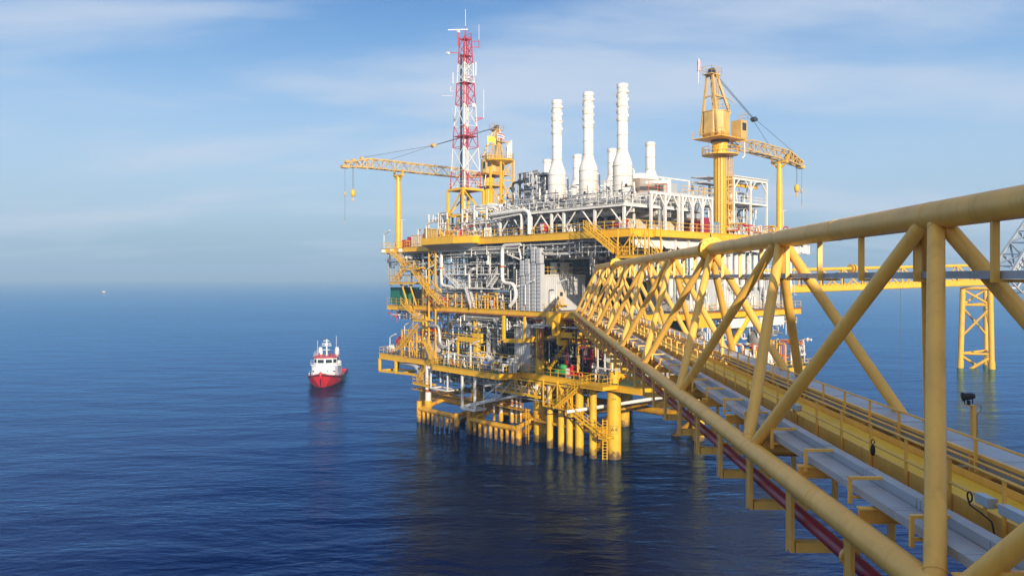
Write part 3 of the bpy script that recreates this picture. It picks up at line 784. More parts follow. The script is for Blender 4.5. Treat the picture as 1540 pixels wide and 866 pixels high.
# yellow portal frames and hung frames between main and cellar decks
def portal(xp, y0, y1, z0, z1, w=0.5):
    return part('hung_frame', MB().bar((xp, y0, z0), (xp, y0, z1), w*0.8, w*0.8).bar((xp, y0-w*0.4, z0), (xp, y1, z0+0.25), w, w*1.2).bar((xp, y1, z0), (xp, y1, z1), w*0.6, w*0.6), 'yellow', pl)
a = at(757.5, 512, 'P', x=-2.3); b_ = at(789, 507, 'P', x=-2.3)
portal(-2.3, a[1], b_[1], a[2], ZM-0.9)
part('hung_beam', MB().bar((-2.2, b_[1], a[2]+0.4), (9, b_[1]-3, a[2]+0.9), 0.55, 0.75), 'yellow', pl)
a = at(840, 518, 'P', x=-1.9); 
part('hung_frame', MB().bar((-1.9, a[1], a[2]), (-1.9, a[1], ZM-0.8), 0.42, 0.42).bar((-1.9, a[1], a[2]+0.2), (9, a[1]-1.5, a[2]+0.9), 0.5, 0.75).bar((-1.9, a[1], a[2]+1.2), (1.2, a[1]-0.5, ZM-0.9), 0.26, 0.26), 'yellow', pl)
a = at(689, 520, 'P', x=-4.6); b_ = at(725, 510, 'P', x=-4.6)
part('hung_frame', MB().bar((-4.6, a[1], ZC1), (-4.6, a[1], a[2]+1.6), 0.26, 0.26).bar((-4.6, b_[1]+3, ZC1), (-4.6, b_[1]+3, a[2]+1.4), 0.26, 0.26)
     .bar((-4.6, a[1], a[2]+1.2), (-4.6, b_[1], a[2]+1.2), 0.4, 0.75).bar((-4.6, a[1]-4, a[2]+2.0), (-4.6, b_[1], a[2]+2.0), 0.4, 0.6), 'yellow', pl)
# portal frames with the blue pipe on the main deck edge
for px in (680, 702, 724, 742):
    a = at(px, 462, 'P', x=-1.2)
    y = a[1]
    part('portal_frame', MB().pipe([(-1.2, y+1.4, ZM), (-1.2, y+1.4, ZM+2.6), (-1.2, y-1.0, ZM+2.6), (-1.2, y-1.0, ZM)], 0.15, 8, 0.5), 'yellow', pl)
# bridge landing box
part('bridge_landing', MB().bx(-1.2, 6.0, 3.0, 10.5, ZM-1.0, ZM+0.02).bx(-2.2, 0.4, 8.8, 11.4, ZM-1.9, ZM-0.2), 'yellow', pl)
part('bridge_support_beam', MB().bar((-2, 10, 16.6), (10, -6.4, 16.6), 0.7, 0.8).tube((-2.4, 9.6, ZM-1.2), (-2.4, 9.6, 16.4), 0.3, 12).tube((1.2, 3.8, 16.4), (1.2, 6, ZM-1), 0.3, 12), 'yellow', pl)
part('bridge_support_brace', MB().tube((0.5, 0.4, ZC1), (3, -3, 16.4), 0.35, 14), 'yellow', pl)
part('deck_brace', MB().tube((18, -4, ZC1+0.4), (26, -4.5, ZM-0.8), 0.45, 16), 'yellow', pl)
# trussed access frame under the cellar deck, with stairs down to the landing
def pt(px, py, x): return at(px, py, 'P', x=x)
T0, T1, T2 = pt(778, 562, 0.6), pt(829, 606, -2.2), pt(859, 609, -3.4)
fr_ = MB(); zt = ZC1-0.9; zb = 6.3
yl, yr = 22.5, 6.0
for xx in (-2.8, 0.4):
    fr_.bar((xx, yl, zt), (xx, yr-1.5, zt), 0.26, 0.26)
    fr_.bar((xx, yl, zb+1.0), (xx, yr+6, zb+1.0), 0.34, 0.34)
    ny = 7
    for i in range(ny):
        ya, yb = yl+(yr+5.5-yl)*i/ny, yl+(yr+5.5-yl)*(i+1)/ny
        fr_.bar((xx, ya, zt), (xx, ya, zb+1.0), 0.14, 0.14)
        fr_.bar((xx, ya, zt if i % 2 else zb+1.0), (xx, yb, zb+1.0 if i % 2 else zt), 0.12, 0.12)
part('access_truss', fr_, 'yellow', pl)
zq = 6.2
bxs = MB()
for xx in (-3.0, 0.2):
    for yy in (5.2, 8.2, 11.2): bxs.bar((xx, yy, zq), (xx, yy, ZC1-0.2), 0.16, 0.16)
    bxs.bar((xx, 5.2, zq), (xx, 11.2, zq), 0.18, 0.18)
    bxs.bar((xx, 5.2, zq), (xx, 8.2, ZC1-0.5), 0.11, 0.11).bar((xx, 11.2, zq), (xx, 8.2, ZC1-0.5), 0.11, 0.11)
    bxs.rail([(xx, 5.2, zq), (xx, 11.2, zq)], w=0.06)
bxs.bx(-3.0, 0.2, 5.2, 11.2, zq-0.1, zq)
part('access_cage', bxs, 'yellow', pl)
flight((-3.6, 8.0, zq+0.1), (-3.6, 2.2, ZC1), 0.9, rw=0.06)
flight((-2.8, -0.4, 3.6), (-3.2, 5.4, zq), 0.9, rw=0.06)
landing(-3.6, -2.0, -1.9, -0.4, 3.6)
landing(-4.4, -1.4, -2.0, 2.2, ZC1)
part('near_platform', MB().bx(-4.4, -1.4, -2.0, 2.2, ZC1-0.5, ZC1-0.15).rail([(-4.4, 2.2, ZC1), (-4.4, -2, ZC1), (-1.4, -2, ZC1)]), 'yellow', pl)
part('white_boom', MB().tube((-4.2, 5.0, 6.2), (12, -7.5, 9.2), 0.26, 12), 'white', pl)
# ladders into the water
a = pt(793, 668, -3.0)
part('ladder', MB().ladder((a[0], a[1], -1.5), 6.8, 0.6, side=(0, 1, 0), t=0.12), 'splash', pl)
part('ladder', MB().ladder((-1.5, 0.3, -1.0), 6.5, 0.6, side=(0.7, -0.7, 0), t=0.11), 'yellow', pl)
# white access frames hanging under the cellar deck
def hungwhite(px0, px1, pyt, pyb, x, w=0.22):
    a = pt(px0, pyb, x); b_ = pt(px1, pyb, x)
    z = a[2]
    return part('hung_rack', MB().bar((x, a[1], z), (x, a[1], ZC1-0.8), w, w).bar((x, b_[1], z), (x, b_[1], ZC1-0.8), w, w)
         .bar((x, a[1], z), (x, b_[1], z), w*1.6, w*1.2).bar((x+2.2, a[1], z), (x+2.2, b_[1], z), w, w).bar((x, a[1], z), (x+2.2, a[1], z), w, w).bar((x, b_[1], z), (x+2.2, b_[1], z), w, w), 'white', pl)
hungwhite(695, 714, 560, 613, -5.2, 0.3)
hungwhite(648, 673, 575, 583, -4.4, 0.2)
part('white_beam', MB().bar(pt(693, 612, -4.6), pt(746, 600, -3.0), 0.3, 0.5).bar(pt(729, 580, -4.2), pt(778, 572, -1.0), 0.32, 0.3), 'white', pl)
for p0, p1 in (((748, 600), (768, 575)), ((727, 600), (744, 582)), ((746, 600), (746, 562))):
    part('white_strut', MB().tube(pt(*p0, -3.0), pt(*p1, -3.0), 0.13, 8), 'white', pl)
part('lower_pipe', MB().pipe([pt(745, 602, -2.6), pt(790, 592, -2.2), pt(812, 590, -1.6)], 0.24, 10), 'white', pl)
# service box and grey elbow at the left end under the cellar deck
part('box_frame', MB().bar((-2, 59.3, 9.3), (-2, 59.3, 6.9), 0.42, 0.42).bar((-2, 53.4, 9.3), (-2, 53.4, 6.9), 0.42, 0.42).bar((2.2, 59.3, 9.3), (2.2, 59.3, 6.9), 0.35, 0.35)
     .bar((-2, 59.3, 6.9), (-2, 44, 7.4), 0.34, 0.4).bar((-2, 59.3, 6.9), (2.2, 59.3, 6.9), 0.34, 0.4).bar((2.2, 59.3, 6.9), (2.2, 45, 7.4), 0.3, 0.36).bar((-2, 53.4, 6.9), (2.2, 53.4, 6.9), 0.3, 0.36), 'yellow', pl)
# ------------------------------------------------------------------ exhaust stacks
def make_stack(base, label, tall=True, name='exhaust_stack', group='tall white exhaust stacks in front'):
    x, y, z = base
    t = thing(name, label, 'exhaust stack', base, 'P', group=group)
    if tall:
        zb, zd, zc, ztop, R_, r = z+2.4, z+6.1, z+8.6, z+18.0, 1.43, 0.79
    else:
        zb, zd, zc, ztop, R_, r = z+3.4, z+5.9, z+8.1, z+12.6, 1.5, 0.80
    part('drum', MB().lathe([(0.9, zb-0.9), (R_, zb), (R_, zd)], (x, y, 0), n=32), 'stackwhite', t)
    prof = []
    for i in range(9):
        u = i/8; prof.append((r + (R_-r)*(0.5+0.5*math.cos(math.pi*u))**0.9, zd + (zc-zd)*u))
    part('cone', MB().lathe(prof, (x, y, 0), n=32), 'stackwhite', t)
    part('flue', MB().lathe([(r, zc), (r-0.03, ztop), (r-0.12, ztop), (r-0.12, ztop-1.0), (0, ztop-1.0)], (x, y, 0), n=28), 'stackwhite', t)
    def band(*a):
        part('band', MB().lathe(a, (x, y, 0), n=28, smooth=False), 'bandgrey', t)
    for zz_ in ([zb+0.9, zb+2.2, zd, zc] if tall else [zd, zc]):
        rr = R_ if zz_ <= zd else r
        band((rr+0.005, zz_-0.05), (rr+0.07, zz_-0.05), (rr+0.07, zz_+0.05), (rr+0.005, zz_+0.05))
    zz_ = zc + 2.0
    while zz_ < ztop:
        band((r-0.01, zz_-0.035), (r+0.055, zz_-0.035), (r+0.055, zz_+0.035), (r-0.01, zz_+0.035)); zz_ += 2.05
    part('rim', MB().lathe([(r-0.02, ztop-0.55), (r+0.045, ztop-0.55), (r+0.045, ztop), (r-0.1, ztop)], (x, y, 0), n=28, smooth=False), 'stackwhite', t)
    if tall:
        sk = MB()                                        # helical strakes on the upper half
        z0, z1 = zc+4.2, ztop-0.8
        for k in range(3):
            n = 60; vs_ = []
            for i in range(n+1):
                a = 2*math.pi*(k/3 + 1.25*i/n); zz_ = z0+(z1-z0)*i/n
                for rr in (r-0.02, r+0.15): vs_.append((x+rr*math.cos(a), y+rr*math.sin(a), zz_))
            sk.add(vs_, [(2*i, 2*i+2, 2*i+3, 2*i+1) for i in range(n)])
        part('helical_strake', sk, 'stackwhite', t)
        for sx in (-1, 1):
            for sy in (-1, 1):
                f = MB().bar((x+sx*1.3, y+sy*1.3, z), (x+sx*1.15, y+sy*1.15, zb+1.4), 0.22, 0.22).bar((x+sx*1.3, y+sy*1.3, z+0.2), (x+sx*0.1, y+sy*1.2, zb), 0.13, 0.13).bar((x+sx*1.3, y+sy*1.3, z+0.2), (x+sx*1.2, y+sy*0.1, zb), 0.13, 0.13)
                part('support_leg', f, 'white', t)
        part('inlet_duct', MB().tube((x, y, z), (x, y, zb-0.85), 0.75, 20).pipe([(x+R_, y-0.3, zd-0.3), (x+R_+0.7, y-0.3, zd-0.3), (x+R_+0.7, y-0.3, z+1.2)], 0.13, 10), 'white', t)
        part('ladder', MB().ladder((x+R_+0.3, y+1.2, z+0.5), zd-z-0.8, 0.5, side=(0.7, 0.7, 0), cage=True, out=(0.7, -0.7, 0), t=0.06), 'white', t)
    else:
        part('plinth', MB().bx(x-1.4, x+1.4, y-1.4, y+1.4, z, zb-0.6), 'silver', t)
    return t
sk = make_stack((5, 2.9, ZW), 'tallest looking white exhaust stack, nearest and rightmost of the front three')
dup(sk, (5, 9.8, ZW), 'middle white exhaust stack of the tall front three')
dup(sk, (5, 16.7, ZW), 'leftmost white exhaust stack of the tall front three, beside dark pipework')
sb = make_stack((22, 11.9, ZW), 'short white exhaust stack standing alone behind and right of the tall ones', False, 'short_stack', 'short white exhaust stacks behind')
dup(sb, (22, 20.5, ZW), 'short white exhaust stack mostly hidden behind the rightmost tall stack')
dup(sb, (22, 29.2, ZW), 'short white exhaust stack showing between the left and middle tall stacks')
dup(sb, (22, 37.4, ZW), 'short white exhaust stack just left of the leftmost tall stack')

# ------------------------------------------------------------------ red and white communication mast on its yellow tower
mx, my = 3.0, 38.2
ms = thing('communication_mast', 'red and white lattice radio mast on a yellow steel tower', 'radio mast', (mx, my, ZU), 'P')
tw = MB(); W = 4.5
zt = 40.4
tc_ = [(-1, -1), (1, -1), (1, 1), (-1, 1)]
for sx, sy in tc_: tw.bar((mx+sx*W/2, my+sy*W/2, ZU), (mx+sx*W/2, my+sy*W/2, zt), 0.36, 0.36)
for i in range(4):
    a, b_ = tc_[i], tc_[(i+1) % 4]
    pa = lambda q, z: (mx+q[0]*W/2, my+q[1]*W/2, z)
    for z in (ZU+4.4, zt): tw.bar(pa(a, z), pa(b_, z), 0.3, 0.3)
    for z0, z1 in ((ZU+0.2, ZU+4.4), (ZU+4.4, zt)):
        tw.bar(pa(a, z0), pa(b_, z1), 0.2, 0.2) if i % 2 else tw.bar(pa(b_, z0), pa(a, z1), 0.2, 0.2)
tw.bx(mx-W/2, mx+W/2, my-W/2, my+W/2, zt+0.15, zt+0.25)
part('base_tower', tw, 'yellow', ms)
part('platform_railing', MB().rail([(mx-W/2, my-W/2, zt+0.25), (mx+W/2, my-W/2, zt+0.25), (mx+W/2, my+W/2, zt+0.25), (mx-W/2, my+W/2, zt+0.25), (mx-W/2, my-W/2, zt+0.25)]), 'white', ms)
ztop = 67.6; nsec = 20
def mw(z): return 3.9 + (1.45-3.9)*(z-zt)/(ztop-zt)
lev = [zt + (ztop-zt)*i/nsec for i in range(nsec+1)]
for z0, z1, nx, red in ((zt+0.2, 43.8, 1, 1), (43.8, 48.0, 1, 0), (48.0, 51.8, 1, 1), (51.8, 55.6, 1, 0), (55.6, 59.5, 2, 1), (59.5, 63.0, 2, 0), (63.0, 67.6, 3, 1)):
    sct = MB()
    for k in range(nx):
        a0, a1 = z0+(z1-z0)*k/nx, z0+(z1-z0)*(k+1)/nx; w0, w1 = mw(a0)/2, mw(a1)/2
        for q in range(4):
            a, b_ = tc_[q], tc_[(q+1) % 4]
            p0 = (mx+a[0]*w0, my+a[1]*w0, a0); p1 = (mx+a[0]*w1, my+a[1]*w1, a1)
            q0 = (mx+b_[0]*w0, my+b_[1]*w0, a0); q1 = (mx+b_[0]*w1, my+b_[1]*w1, a1)
            sct.bar(p0, p1, 0.13, 0.13)
            if q in (0, 3, 1): sct.bar(p0, q1, 0.08, 0.08).bar(q0, p1, 0.08, 0.08)
        if k == 0:
            for q in range(4):
                a, b_ = tc_[q], tc_[(q+1) % 4]; sct.bar((mx+a[0]*w0, my+a[1]*w0, a0), (mx+b_[0]*w0, my+b_[1]*w0, a0), 0.08, 0.08)
    part('mast_section', sct, 'mastred' if red else 'white', ms)
# cable ladder inside: bands follow the mast paint
cl = MB()
cl.bx(mx-0.42, mx-0.12, my-0.10, my+0.10, ZU, ztop-1)
part('cable_run', cl, 'white', ms)
part('cable_run', MB().bx(mx-0.9, mx-0.55, my+0.2, my+0.4, ZU, ztop-3), 'rope', ms)
for z0, z1, red in ((zt, 43.8, 1), (43.8, 48, 0), (48, 51.8, 1), (51.8, 55.6, 0), (55.6, 59.5, 1), (59.5, 63, 0), (63, ztop, 1)):
    part('climbing_ladder', MB().ladder((mx+0.25, my-0.25, z0), z1-z0, 0.36, side=(0.7, -0.7, 0), t=0.08), 'mastred' if red else 'white', ms)
for z in (lev[7], lev[14], lev[17]+0.7, ztop-0.4):
    w_ = mw(z)/2
    part('mast_platform', MB().bx(mx-w_, mx+w_, my-w_, my+w_, z, z+0.1).rail([(mx-w_, my-w_, z), (mx+w_, my-w_, z), (mx+w_, my+w_, z)], w=0.05), 'mastred', ms)
part('lightning_rod', MB().tube((mx, my, ztop-0.5), (mx, my, ztop+2.0), 0.09, 6).tube((mx, my, ztop+2.0), (mx, my, ztop+5.0), 0.045, 6, 1), ('mastred', 'white'), ms)
part('radar', MB().tube((mx-0.9, my+0.9, ztop-1.5), (mx-0.9, my+0.9, ztop+0.9), 0.12, 8, 0).bx(mx-1.1, mx-0.7, my+0.7, my+1.1, ztop+0.9, ztop+1.25, 1)
     .bar((mx-2.2, my+2.2, ztop+1.4), (mx+0.3, my-0.3, ztop+1.4), 0.16, 0.16, 1), ('mastred', 'boatwhite'), ms)
part('panel_antenna', MB().bar((mx+1.3, my-1.3, lev[15]), (mx+1.3, my-1.3, lev[15]+2.4), 0.12, 0.18).bar((mx-1.6, my+1.6, lev[14]), (mx-1.6, my+1.6, lev[14]+2.0), 0.1, 0.12), 'white', ms)
part('dish_antenna', MB().lathe([(0.0, 0), (0.25, 0.05), (0.38, 0.25), (0.38, 0.3)], (mx+0.6, my-1.6, lev[11]), (-0.5, -0.85, 0), 14).lathe([(0.0, 0), (0.3, 0.05), (0.45, 0.3), (0.45, 0.35)], (mx-1.7, my+0.6, lev[9]+0.5), (-0.85, 0.5, 0), 14), 'grey', ms)
part('side_bracket', MB().bar((mx+1.2, my-1.2, lev[9]), (mx+2.2, my-2.2, lev[9]+0.6), 0.1, 0.1).bar((mx+1.2, my-1.2, lev[9]+0.6), (mx+2.3, my-2.3, lev[9]+0.6), 0.13, 0.13)
     .bar((mx-1.0, my+1.0, lev[18]), (mx-2.2, my+2.2, lev[18]+0.1), 0.12, 0.12).bar((mx+0.8, my-0.8, lev[19]-0.4), (mx+1.7, my-1.7, lev[19]-0.4), 0.1, 0.1).bar((mx+0.8, my-0.8, lev[19]+0.6), (mx+1.7, my-1.7, lev[19]+0.6), 0.1, 0.1).bar((mx+1.7, my-1.7, lev[19]-0.6), (mx+1.7, my-1.7, lev[19]+0.9), 0.09, 0.09), 'mastred', ms)
part('whip_antenna', MB().tube((mx+2.3, my-2.3, lev[9]+0.6), (mx+2.3, my-2.3, lev[9]+5.6), 0.06, 6).tube((mx+1.7, my-1.7, lev[19]+0.9), (mx+1.7, my-1.7, lev[19]+3.6), 0.04, 6).bar((mx-2.2, my+2.0, lev[18]), (mx-2.2, my+2.6, lev[18]+0.1), 0.5, 0.35), 'white', ms)
part('whip_antenna', MB().bar((mx-1.6, my+1.6, lev[12]+0.6), (mx-3.0, my+3.0, lev[12]+0.6), 0.05, 0.05).pipe([(mx-1.5, my+1.5, lev[13]), (mx-1.9, my+1.9, lev[13]), (mx-1.9, my+1.9, lev[13]+0.8), (mx-1.7, my+1.7, lev[13]+0.8)], 0.05, 6), 'white', ms)

# ------------------------------------------------------------------ pedestal cranes
def make_crane(name, base, sgn, label, zdeck, full=True, BL=34.2, droop=0.0):
    x, y, _ = base; t = thing(name, label, 'crane', (x, y, zdeck), 'P')
    zs = 44.6
    part('pedestal', MB().tube((x, y, zdeck), (x, y, zs-0.2), 1.02, 26).tube((x, y, zs-0.2), (x, y, zs+1.9), 1.25, 26), 'yellow', t)
    rb = MB()
    for k in range(4):
        a = RAD(200 + k*22); rb.tube((x+1.1*math.cos(a), y+1.1*math.sin(a), zdeck), (x+1.1*math.cos(a), y+1.1*math.sin(a), zs-0.4), 0.07, 6)
    part('pedestal_piping', rb, 'tan', t)
    part('ladder', MB().ladder((x+1.15, y-0.75, zdeck), zs-zdeck, 0.6, side=(0.7, 0.7, 0), cage=True, out=(0.7, -0.7, 0), t=0.07), 'yellow', t)
    part('service_platform', MB().lathe([(1.26, zs-0.15), (2.9, zs-0.15), (2.9, zs), (1.26, zs)], (x, y, 0), n=12, smooth=False), 'yellow', t)
    ring = [(x+2.85*math.cos(2*math.pi*k/12), y+2.85*math.sin(2*math.pi*k/12), zs) for k in range(13)]
    part('platform_railing', MB().rail(ring, 1.15, step=0.8, w=0.06), 'yellow', t)
    part('slew_ring', MB().tube((x, y, zs+1.9), (x, y, zs+2.3), 1.45, 26), 'dark', t)
    zh = zs+2.3
    hb = MB()
    oct_ = [(2.15*math.cos(RAD(22.5+45*k)), 2.15*math.sin(RAD(22.5+45*k))) for k in range(8)]
    hb.prism([(x-1.1*sgn+a, y+b_) for a, b_ in oct_], zh+0.7, zh+4.2)
    lo_ = [(1.5*math.cos(RAD(22.5+45*k)), 1.5*math.sin(RAD(22.5+45*k))) for k in range(8)]
    hb.add([(x-1.1*sgn+a, y+b_, zh-0.02) for a, b_ in lo_] + [(x-1.1*sgn+a*1.05, y+b_*1.05, zh+0.72) for a, b_ in oct_], [(k, (k+1) % 8, 8+(k+1) % 8, 8+k) for k in range(8)])
    hb.prism([(x-1.1*sgn+a*1.05, y+b_*1.05) for a, b_ in oct_], zh+4.2, zh+4.32)
    for i in range(3): hb.bx(x-1.8*sgn+i*0.6*sgn, x-1.8*sgn+i*0.6*sgn+0.05, y-2.05, y-1.9, zh+0.8, zh+4.1)
    hb.bx(x-1.4*sgn, x-0.6*sgn, y-2.06, y-1.9, zh+1.0, zh+3.2)
    part('machine_house', hb, 'tan', t)
    part('house_walkway', MB().bx(x-3.7*sgn, x+2.9*sgn, y-2.9, y+2.6, zh-0.02, zh+0.1).rail([(x-3.7*sgn, y+2.6, zh+0.1), (x-3.7*sgn, y-2.9, zh+0.1), (x-2.4*sgn, y-2.9, zh+0.1)], w=0.06), 'yellow', t)
    part('roof_railing', MB().rail([(x-3.0*sgn, y-0.9, zh+4.3), (x-2.0*sgn, y-1.9, zh+4.3), (x-0.2*sgn, y-1.9, zh+4.3), (x+0.9*sgn, y-0.9, zh+4.3)], w=0.05), 'tan', t)
    part('cab_roof_railing', MB().rail([(x+1.3*sgn, y-3.0, zh+3.0), (x+3.2*sgn, y-3.0, zh+3.0), (x+3.2*sgn, y-1.2, zh+3.0)], w=0.05), 'tan', t)
    cb = part('operator_cab', MB().prism([(x+1.3*sgn, y-3.0), (x+3.0*sgn, y-3.0), (x+3.25*sgn, y-2.1), (x+3.0*sgn, y-1.2), (x+1.3*sgn, y-1.2)], zh+0.1, zh+3.0), 'tan', t)
    part('cab_window', MB().bx(x+1.7*sgn, x+2.7*sgn, y-3.04, y-3.0, zh+1.4, zh+2.6).bar((x+3.08*sgn, y-2.75, zh+1.7), (x+3.23*sgn, y-2.2, zh+1.7), 0.06, 1.5), 'glass', cb)
    # A-frame gantry
    zt_ = zh+10.1; xt = x-2.2*sgn
    for sy in (-1, 1):
        part('gantry_leg', MB().bar((x+0.5*sgn, y+sy*1.5, zh+4.0), (xt+0.5*sgn, y+sy*0.5, zt_), 0.32, 0.36), 'tan', t)
        part('gantry_leg', MB().bar((x-2.9*sgn, y+sy*1.6, zh+0.6), (xt-0.5*sgn, y+sy*0.5, zt_), 0.32, 0.36), 'tan', t)
    zc_ = zh+6.6
    part('gantry_bracing', MB().bar((x-2.8*sgn, y-1.1, zc_), (x-2.8*sgn, y+1.1, zc_), 0.2, 0.2).bar((x-0.1*sgn, y-1.1, zc_), (x-0.1*sgn, y+1.1, zc_), 0.2, 0.2).bar((x-2.8*sgn, y-1.1, zc_), (x-0.1*sgn, y-1.1, zc_), 0.2, 0.2)
         .bar((x-0.2*sgn, y-1.2, zc_), (x+2.0*sgn, y-1.2, zc_-0.5), 0.1, 0.1), 'tan', t)
    part('gantry_ladder', MB().ladder((xt+0.3*sgn, y-0.9, zh+3.8), zt_-zh-3.4, 0.5, side=(1, 0, 0), t=0.1), 'tan', t)
    part('gantry_head', MB().bx(xt-1.3, xt+1.3, y-0.9, y+0.9, zt_-0.12, zt_).rail([(xt-1.3, y-0.9, zt_), (xt+1.3, y-0.9, zt_), (xt+1.3, y+0.9, zt_), (xt-1.3, y+0.9, zt_), (xt-1.3, y-0.9, zt_)], w=0.05), 'tan', t)
    part('head_sheave', MB().tube((xt, y-0.35, zt_+0.5), (xt, y+0.35, zt_+0.5), 0.55, 16).bx(xt-0.3, xt+0.3, y-0.45, y+0.45, zt_, zt_+0.9), 'dark', t)
    # boom along +-x
    zb = zh-0.2; xb0 = x+2.2*sgn; xb1 = x+BL*sgn
    bm = MB(); segs = [(xb0, 0.5, zb), (xb0+6*sgn, 1.75, zb+0.1), (x+(BL-5.2)*sgn, 1.75, zb+0.1-droop*0.6), (xb1, 0.8, zb-0.55-droop)]
    S1 = lattice(bm, (segs[0][0], y, segs[0][2]), (segs[1][0], y, segs[1][2]), 1.7, 0.6, 1.7, 1.75, 3, 0.09, 0.05)
    lattice(bm, (segs[1][0], y, segs[1][2]), (segs[2][0], y, segs[2][2]), 1.7, 1.75, 1.6, 1.75, max(6, int((BL-11)/1.75)), 0.08, 0.04)
    lattice(bm, (segs[2][0], y, segs[2][2]), (segs[3][0], y, segs[3][2]), 1.6, 1.75, 0.9, 0.8, 4, 0.10, 0.06)
    bo = part('boom', bm, 'tan', t)
    part('boom_walkway', MB().bx(xb0+6*sgn, x+(BL-5.2)*sgn, y-0.3, y+0.3, zb-0.72-droop*0.3, zb-0.66-droop*0.3), 'dark', bo)
    tip = MB()
    for dx in (-3.4, -1.6, -0.2): tip.tube((xb1+dx*sgn, y-0.3, zb-0.1+(-dx)*0.28), (xb1+dx*sgn, y+0.3, zb-0.1+(-dx)*0.28), 0.38, 14)
    tip.bx(xb1-0.9, xb1+0.5, y-0.55, y+0.55, zb-1.25, zb-0.75)
    for i_, q_ in enumerate(tip.v): tip.v[i_] = (q_[0], q_[1], q_[2]-droop)
    part('tip_sheave', tip, 'tan', bo)
    # ropes: hoist pendants with a floating sheave block, and two hooks
    hx, hz = xt+0.4*sgn, zt_+0.4
    tx, tz = xb1-3.6*sgn, zb+1.1-droop*0.7
    mxp, mzp = hx+(tx-hx)*0.50, hz+(tz-hz)*0.58
    rp = MB()
    for k in range(-4, 5): rp.tube((hx+k*0.12, y+k*0.12, hz), (mxp+k*0.05, y+k*0.07, mzp), 0.011, 5)
    part('hoist_rope', rp, 'rope', t)
    part('pendant_rope', MB().tube((mxp, y-0.25, mzp), (tx, y-0.5, tz), 0.035, 5).tube((mxp, y+0.25, mzp), (xb1-9.0*sgn, y+0.5, zb+1.0-droop*0.4), 0.035, 5), 'rope', t)
    part('pendant_block', MB().tube((mxp, y-0.35, mzp), (mxp, y+0.35, mzp), 0.42, 14).bx(mxp-0.5, mxp+0.5, y-0.42, y+0.42, mzp-0.2, mzp+0.2), 'dark' if full else 'tan', t)
    rp2 = MB(); x1, x2 = xb1-1.5*sgn, xb1+0.2*sgn
    zk1, zk2 = zb-5.2, zb-8.6 - (0 if full else 2.5)
    for k in (-0.12, 0.12): rp2.tube((x1+k, y, zb-0.5), (x1+k, y, zk1), 0.028, 5)
    rp2.tube((x2, y, zb-0.9), (x2, y, zk2), 0.028, 5)
    part('hook_rope', rp2, 'rope', t)
    part('hook_block', MB().lathe([(0, -0.75), (0.25, -0.7), (0.42, -0.3), (0.42, 0.3), (0.2, 0.7), (0, 0.75)], (x1, y, zk1-0.6), n=14).pipe([(x1, y, zk1-1.3), (x1, y, zk1-1.6), (x1+0.2, y, zk1-1.9), (x1-0.1, y, zk1-2.05), (x1-0.25, y, zk1-1.8)], 0.08, 8), 'yellow', t)
    part('whip_hook', MB().lathe([(0, -0.5), (0.14, -0.4), (0.18, 0.2), (0, 0.5)], (x2, y, zk1-0.9), n=10).tube((x2, y, zk2-0.4), (x2, y, zk2), 0.09, 8), 'tan', t)
    # light mast on the walkway
    part('hanging_hose', MB().pipe([(x+2.8*sgn, y-2.6, zh-0.3), (x+3.1*sgn, y-2.5, zs-0.2), (x+2.6*sgn, y-2.3, zs-0.6)], 0.1, 8), 'white', t)
    return t
cr_ = make_crane('pedestal_crane', (25.6, 0.6, 0), 1, 'yellow pedestal crane on the right with its lattice boom parked to the right', ZU, True, 24.6, 0.9)
cl_ = make_crane('pedestal_crane', (24.7, 58.9, 0), -1, 'yellow pedestal crane on the left behind the radio mast, boom pointing left over the sea', ZL, False)
def boom_rest(x, y, zdeck, label, lat=1):
    t = thing('boom_rest', label, 'crane boom rest', (x, y, zdeck), 'P', group='crane boom rest posts')
    part('post', MB().tube((x, y, zdeck-0.5), (x, y, 40.5), 0.52, 20).tube((x, y, 40.5), (x, y, 44.9), 0.52, 20, r2=0.42).tube((x, y, zdeck-0.02), (x, y, zdeck+0.3), 0.75, 20), 'yellow', t)
    part('cradle', MB().bx(x-0.35, x+0.35, y-1.5, y+1.5, 44.9, 45.2).bar((x, y-1.3, 45.1), (x, y-1.7, 46.2), 0.3, 0.3).bar((x, y+1.3, 45.1), (x, y+1.7, 46.2), 0.3, 0.3).bar((x, y-1.3, 44.9), (x, y-0.3, 44.0), 0.25, 0.25).bar((x, y+1.3, 44.9), (x, y+0.3, 44.0), 0.25, 0.25), 'yellow', t)
    part('ladder', MB().ladder((x+0.55, y-0.4, zdeck), 5.6, 0.5, side=(0.7, 0.7, 0), t=0.06).bar((x-0.1, y-0.6, zdeck+5.6), (x+0.8, y-0.9, zdeck+5.8), 0.06, 0.06), 'white', t)
boom_rest(2.2, 59.2, ZL, 'tall yellow post with a cradle under the left crane boom')
boom_rest(43.2, 0.7, ZU-0.6, 'tall yellow post with a cradle under the right crane boom')
part('boom_rest_bracket', MB().bx(42, 44.4, -0.6, 2.4, ZU-1.1, ZU-0.5), 'yellow', pl)

